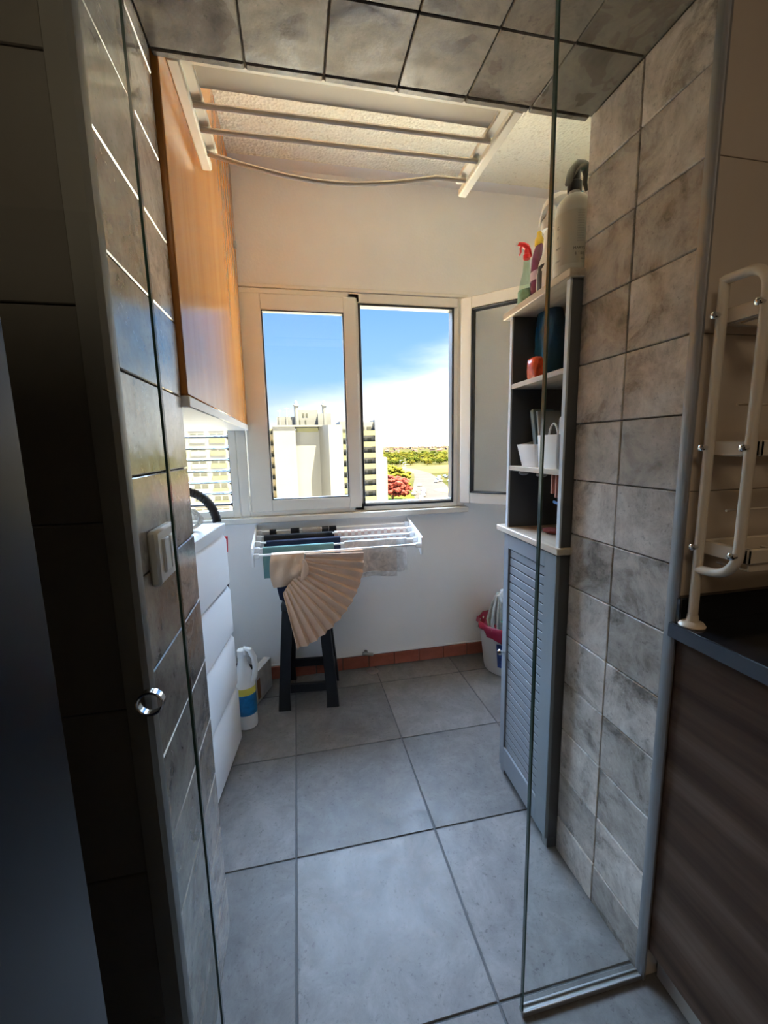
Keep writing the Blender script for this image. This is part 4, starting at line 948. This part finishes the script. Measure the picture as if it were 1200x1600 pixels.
# trees
leaf_g = mat('green_leaves', (.038,.050,.009), .9, spec=0, var=.55, vscale=.5)
leaf_y = mat('yellow_green_leaves', (.076,.076,.013), .9, spec=0, var=.5, vscale=.5)
leaf_r = mat('pink_red_leaves', (.144,.034,.029), .9, spec=0, var=.5, vscale=.7)
bark = mat('bark', (.12,.08,.05), .9, spec=0)
def crown_mb(rx, ry, rz_, cz, seed, n=260, cs=.17, nf=5):
    """many small leaf clumps spread over the crown"""
    rnd = random.Random(seed); q = MB()
    def ico(c_, s_):
        t0 = (1+5**.5)/2; V = [(-1,t0,0),(1,t0,0),(-1,-t0,0),(1,-t0,0),(0,-1,t0),(0,1,t0),(0,-1,-t0),(0,1,-t0),(t0,0,-1),(t0,0,1),(-t0,0,-1),(-t0,0,1)]
        F = [(0,11,5),(0,5,1),(0,1,7),(0,7,10),(0,10,11),(1,5,9),(5,11,4),(11,10,2),(10,7,6),(7,1,8),(3,9,4),(3,4,2),(3,2,6),(3,6,8),(3,8,9),(4,9,5),(2,4,11),(6,2,10),(8,6,7),(9,8,1)]
        q.add([(c_[0]+v[0]*s_*rnd.uniform(.35,.75), c_[1]+v[1]*s_*rnd.uniform(.35,.75), c_[2]+v[2]*s_*rnd.uniform(.25,.6)) for v in V], F)
    for _ in range(n):
        d = Vector((rnd.gauss(0,1), rnd.gauss(0,1), rnd.gauss(0,1))).normalized(); r = rnd.uniform(.55, 1.0)
        lump = 1+.13*math.sin(4*d.x+seed)*math.cos(3*d.y+seed*2)+.10*math.sin(7*d.z+seed)
        if d.z < -.55: continue
        ico((d.x*rx*r*lump, d.y*ry*r*lump, cz+d.z*rz_*r*lump), cs*min(rx, rz_)*rnd.uniform(.7, 1.3))
    return q
def make_tree(name, label, loc, rx, rz_, trunk_h, mleaf, seed, group=None, n=260):
    t_ = thing(name, label, 'tree', loc, 0, group)
    q = MB(); q.tube([(0,0,-.3), (.1,0,trunk_h*.6), (0,.1,trunk_h+rz_*.6)], [rx*.07, rx*.05, rx*.03], 7)
    for k in range(4):
        a = k*1.6+seed; q.tube([(0,0,trunk_h*.8), (rx*.5*math.cos(a), rx*.5*math.sin(a), trunk_h+rz_*.7)], [rx*.035, rx*.015], 5)
    obj('trunk', q, bark, t_, True)
    obj('crown', crown_mb(rx, rx, rz_, trunk_h+rz_*.75, seed, n), mleaf, t_, True, kind='stuff', ang=180)
    return t_
make_tree('red_tree', 'round pink-red leaved tree beside the road', (46.5, 203, GZ), 8.6, 6.2, 1.6, leaf_r, 3, n=420)
make_tree('tree', 'yellow-green tree standing just behind the pink-red tree', (55, 232, GZ), 9.0, 7.5, 2.5, leaf_y, 5, n=320)
tg = [make_tree('tree', 'dense tree in the woodland beyond the road', (60, 330, GZ), 8, 6, 2, leaf_g, 11, 'trees of the woodland beyond the road'),
      make_tree('tree', 'dense tree in the woodland beyond the road', (75, 350, GZ), 9, 6, 2, leaf_y, 12, 'trees of the woodland beyond the road')]
rnd = random.Random(5); placed = [(60,330),(75,350),(300,1500)]
for k in range(420):
    y = 285+1250*(k/420.0)**1.3+rnd.uniform(-15, 15); az = rnd.uniform(.14, .37); x = y*az
    if 395 < y < 565 and 85 < x < 315: continue                    # the ochre field
    if y < 395 and x > y*.235: continue                             # the road and its verge
    if abs(x-(66+(y-170)*.215)) < 13+9 and y < 560: continue
    if any((x-a)**2+(y-b)**2 < 15.5**2 for a, b in placed): continue
    placed.append((x, y)); dup(tg[k % 2], (x, y, GZ), rnd.uniform(0, 6), None, rnd.uniform(.6, .86))
for k in range(8):
    a = k/7; dup(tg[k % 2], (18+16*a, 146+48*a, GZ), k, 'bushy tree in the row beside the far apartment block', rnd.uniform(.3, .42))['group'] = 'trees beside the far block'
# lamp posts
def lamp_post(x, y, first=None):
    t_ = thing('street_lamp', 'slim grey street lamp along the curving road', 'street lamp', (x, y, GZ), 0, 'street lamps along the road')
    q = MB(); q.tube([(0,0,0),(0,0,11)], [.28,.16], 8); obj('pole', q, M['alu'], t_, True)
    q = MB(); q.tube([(0,0,10.9),(.5,0,11.6),(2.6,0,11.8)], .14, 6); obj('arm', q, M['alu'], t_, True)
    q = MB(); q.box(2.0, 3.6, -.3, .3, 11.65, 11.9, .08); obj('lamp_head', q, M['alu'], t_, True); return t_
lp = lamp_post(76, 300)
for (x, y) in ((90, 345), (100, 390), (112, 450)): dup(lp, (x, y, GZ), .3)
# cars
car_glass = mat('car_glass', (.03,.035,.04), .1)
paint = [mat('car_white', (.270,.270,.266), .3), mat('car_dark', (.018,.020,.022), .3), mat('car_red', (.144,.011,.011), .3), mat('car_silver', (.162,.166,.173), .3)]
def make_car(label, loc, rz, m_, group):
    t_ = thing('car', label, 'car', loc, rz, group)
    q = MB(); prof = [(-2.6,.35),(-2.65,.95),(-2.3,1.15),(-1.9,1.2),(-1.2,1.75),(.55,1.78),(1.25,1.22),(2.35,1.02),(2.6,.75),(2.58,.35)]
    q.loft([[Vector((a, s_*(1.05-(.18 if b_ > 1.3 else 0)), b_)) for a, b_ in prof] for s_ in (-1, 1)]); obj('body', q, m_, t_, True, ang=50)
    q = MB(); q.loft([[Vector((a, s_*(.90 if b_ > 1.4 else 1.06), b_)) for a, b_ in ((-1.75,1.25),(-1.15,1.68),(.5,1.70),(1.05,1.25))] for s_ in (-1, 1)]); q.box(-1.86,-1.3,-.8,.8,1.28,1.60); obj('windows', q, car_glass, t_, True)
    for x in (-1.6, 1.6):
        for s_ in (-1, 1):
            q = MB(); q.lathe([(.2,-.12),(.40,-.10),(.40,.10),(.2,.12)], (0,0,0), 14, M=Matrix.Translation((x, s_*.98, .40)) @ Matrix.Rotation(math.pi/2, 4, 'X')); obj('wheel', q, M['black'], t_, True)
    return t_
protos = [make_car('white car driving on the near bend of the road', (66, 214, GZ+.16), 1.25, paint[0], 'cars on the near bend'),
          make_car('dark car parked at the far roadside', (112, 322, GZ+.16), .9, paint[1], 'cars parked along the far roadside'),
          make_car('red car between the white cars on the bend', (73, 236, GZ+.16), 1.2, paint[2], None),
          make_car('silver car parked at the far roadside', (116, 330, GZ+.16), .9, paint[3], 'cars parked along the far roadside')]
for (x, y, r) in ((63, 222, 1.2), (69, 224, 1.25), (75, 244, 1.2), (68, 238, 1.25), (80, 268, 1.1), (62, 205, 1.3)): dup(protos[0], (x, y, GZ+.16), r)
for k, (x, y, r) in enumerate(((106, 300, .9), (109, 311, .9), (119, 340, .9), (113, 298, .8), (122, 330, .8), (126, 345, .8), (100, 292, 1.0), (130, 338, .8))): dup(protos[1 if k % 3 else 3], (x, y, GZ+.16), r)
dup(protos[1], (71, 229, GZ+.16), 1.25, 'dark car beside the red car on the near bend'); 
# far houses
hw = mat('far_house_wall', (.130,.124,.115), .9, spec=0); hr = mat('far_house_roof', (.10,.06,.05), .9, spec=0)
t = thing('house', 'small pale house on the distant hillside', 'house', (300, 1500, GZ), 0, 'houses on the distant hillside')
q = MB(); q.box(-6, 6, -5, 5, -3, 4.5); obj('walls', q, hw, t, True); q = MB(); q.prism([(-5.6,4.5),(5.6,4.5),(0,6.8)], lambda a, b_, d: (d, a, b_), -6.6, 6.6); obj('roof', q, hr, t, True)
rnd = random.Random(9)
for k in range(190):
    y = 1600+5400*(k/190.0)**1.1; x = y*rnd.uniform(.17, .37)
    if k == 0 or any((x-a)**2+(y-b)**2 < 66**2 for a, b in placed): continue
    placed.append((x, y))
    h_ = 0 if y < 1200 else ((y-1200)/6800)*22+(y/8000)*(9*math.sin(x*.0011+1)+6*math.sin(x*.0031+y*.002)+3*math.sin(x*.008+2))
    dup(t, (x, y, GZ+h_), rnd.uniform(-.6, .6), None, (rnd.uniform(.8,2.2), 1.2, rnd.uniform(.8,1.9)))
# apartment blocks
bw = mat('white_render', (.118,.125,.135), .9, spec=0, var=.035, vscale=.35); bp_ = mat('greenish_parapet', (.105,.11,.075), .9, spec=0, var=.1, vscale=.3); bg_ = mat('dark_opening', (.054,.058,.054), .3, spec=0); bt = mat('tan_render', (.224,.197,.143), .9, spec=0, var=.08, vscale=.4)  # dark grey-green for the distant windows, doors and vents
t = thing('apartment_tower', 'white apartment tower with blank gable walls and rooftop chimneys', 'building', (2, 110, GZ))
def part(n, m_, *boxes, b=0): 
    q = MB()
    for bx_ in boxes: q.box(*bx_, b)
    return obj(n, q, m_, t)
w1 = part('left_gable', bw, (-5.2, .3, 110, 124, GZ, 7.2))
w2 = part('middle_gable', bw, (.3, 6.3, 111.5, 124, GZ, 6.4))
mb = MB(); mb.prism([(6.3,111.5),(8.3,106.0),(11.8,106.0),(11.8,124),(6.3,124)], lambda a, b_, d: (a, b_, d), GZ, 7.4); obj('right_gable', mb, bw, t)
lg = part('loggia', bp_, (.5, 6.1, 111.2, 111.6, 5.9, 6.9)); q = MB(); q.box(.5, 6.1, 111.3, 111.55, 6.9, 7.5); obj('opening', q, bg_, lg)
part('roof_slab', bw, (-5.4, 12, 109.6, 124, 7.2, 7.6)); 
rf = part('roof_house', bw, (1.2, 6.2, 113, 121, 7.6, 11.6)); q = MB()
for x in (2.3, 3.2): obj('vent', MB().box(x, x+.45, 112.9, 113.05, 9.8, 10.7), bg_, rf)
obj('door', MB().box(1.2, 1.7, 112.9, 113.05, 7.7, 9.0), bg_, rf); obj('door', MB().box(2.9, 3.2, 112.9, 113.05, 7.7, 9.0), bg_, rf)
part('roof_block', bw, (-4.2, .3, 113, 121, 7.6, 9.9)); part('roof_block', bw, (6.2, 9.6, 112, 121, 7.6, 10.6))
for x in (.8, 7.9):
    mb = MB(); mb.lathe([(.55,7.6),(.55,12.4),(.8,12.5),(.8,12.8),(.45,13.0),(.35,13.6),(.1,13.9)], (x, 112.4, 0), 14); obj('chimney', mb, bw, t)
for x, z in ((-3.4, 11.5), (-1.6, 12.1)):
    mb = MB(); mb.tube([(x, 112.5, 7.5), (x, 112.5, z)], .06, 5); mb.tube([(x-.5, 112.5, z-.2), (x+.5, 112.5, z-.2)], .05, 5); obj('antenna', mb, M['alu'], t)
for k in range(11):
    z = 4.4-2.9*k
    for x0, x1, y_ in ((-7.6, -5.2, 114), (11.8, 14.6, 112)):
        o = part('balcony', bp_ if x0 > 0 else bt, (x0, x1, y_-1.6, y_-1.4, z, z+1.1), (x0, x1, y_-1.6, y_+4, z-.25, z)); obj('window', MB().box(x0+.5, x1-.5, y_-.05, y_+.1, z+.3, z+2.1), bg_, o)
part('side_wall', bt, (-7.4, -5.2, 114, 124, GZ, 7.0)); part('side_wall', bw, (11.8, 14.4, 112, 124, GZ, 8.6))
t = thing('apartment_block', 'pale apartment block with stacked greenish balconies right of the white tower', 'building', (19, 118, GZ))
part('wall', bw, (14.6, 22.2, 112, 128, GZ, 8.4)); part('stair_wall', bw, (20.9, 23.0, 110.6, 128, GZ, 8.9)); part('roof_mast', bw, (16.9, 17.7, 113, 114, 8.4, 11.3)); part('side_wall', bw, (23.0, 25.2, 116, 128, GZ, -1.2))
for k in range(11):
    z = 5.0-2.9*k; o = part('balcony', bp_, (16.4, 20.9, 110.3, 110.5, z, z+1.05), (16.4, 20.9, 110.3, 112, z-.2, z)); 
    for x0 in (17.2, 19.0): obj('window', MB().box(x0, x0+1.1, 111.9, 112.05, z+.2, z+2.1), bg_, o)
t = thing('apartment_block', 'long pale apartment block with rows of windows seen through the louvres', 'building', (-24, 110, GZ))
part('wall', bw, (-52, -11.5, 106, 122, GZ, 15.3)); part('roof_slab', bw, (-52.3, -11.3, 105.6, 122, 15.3, 15.8))
for k in range(12):
    z = 12.45-2.95*k
    for i in range(9):
        x0 = -50+4.35*i; o = part('window_bay', bp_ if i % 2 else bw, (x0, x0+3.4, 105.75, 106, z-.1, z+.95)); obj('window', MB().box(x0+.2, x0+1.5, 105.9, 106.03, z+.95, z+2.0), bg_, o)
        obj('window', MB().box(x0+1.9, x0+3.2, 105.9, 106.03, z+.95, z+2.0), bg_, o)
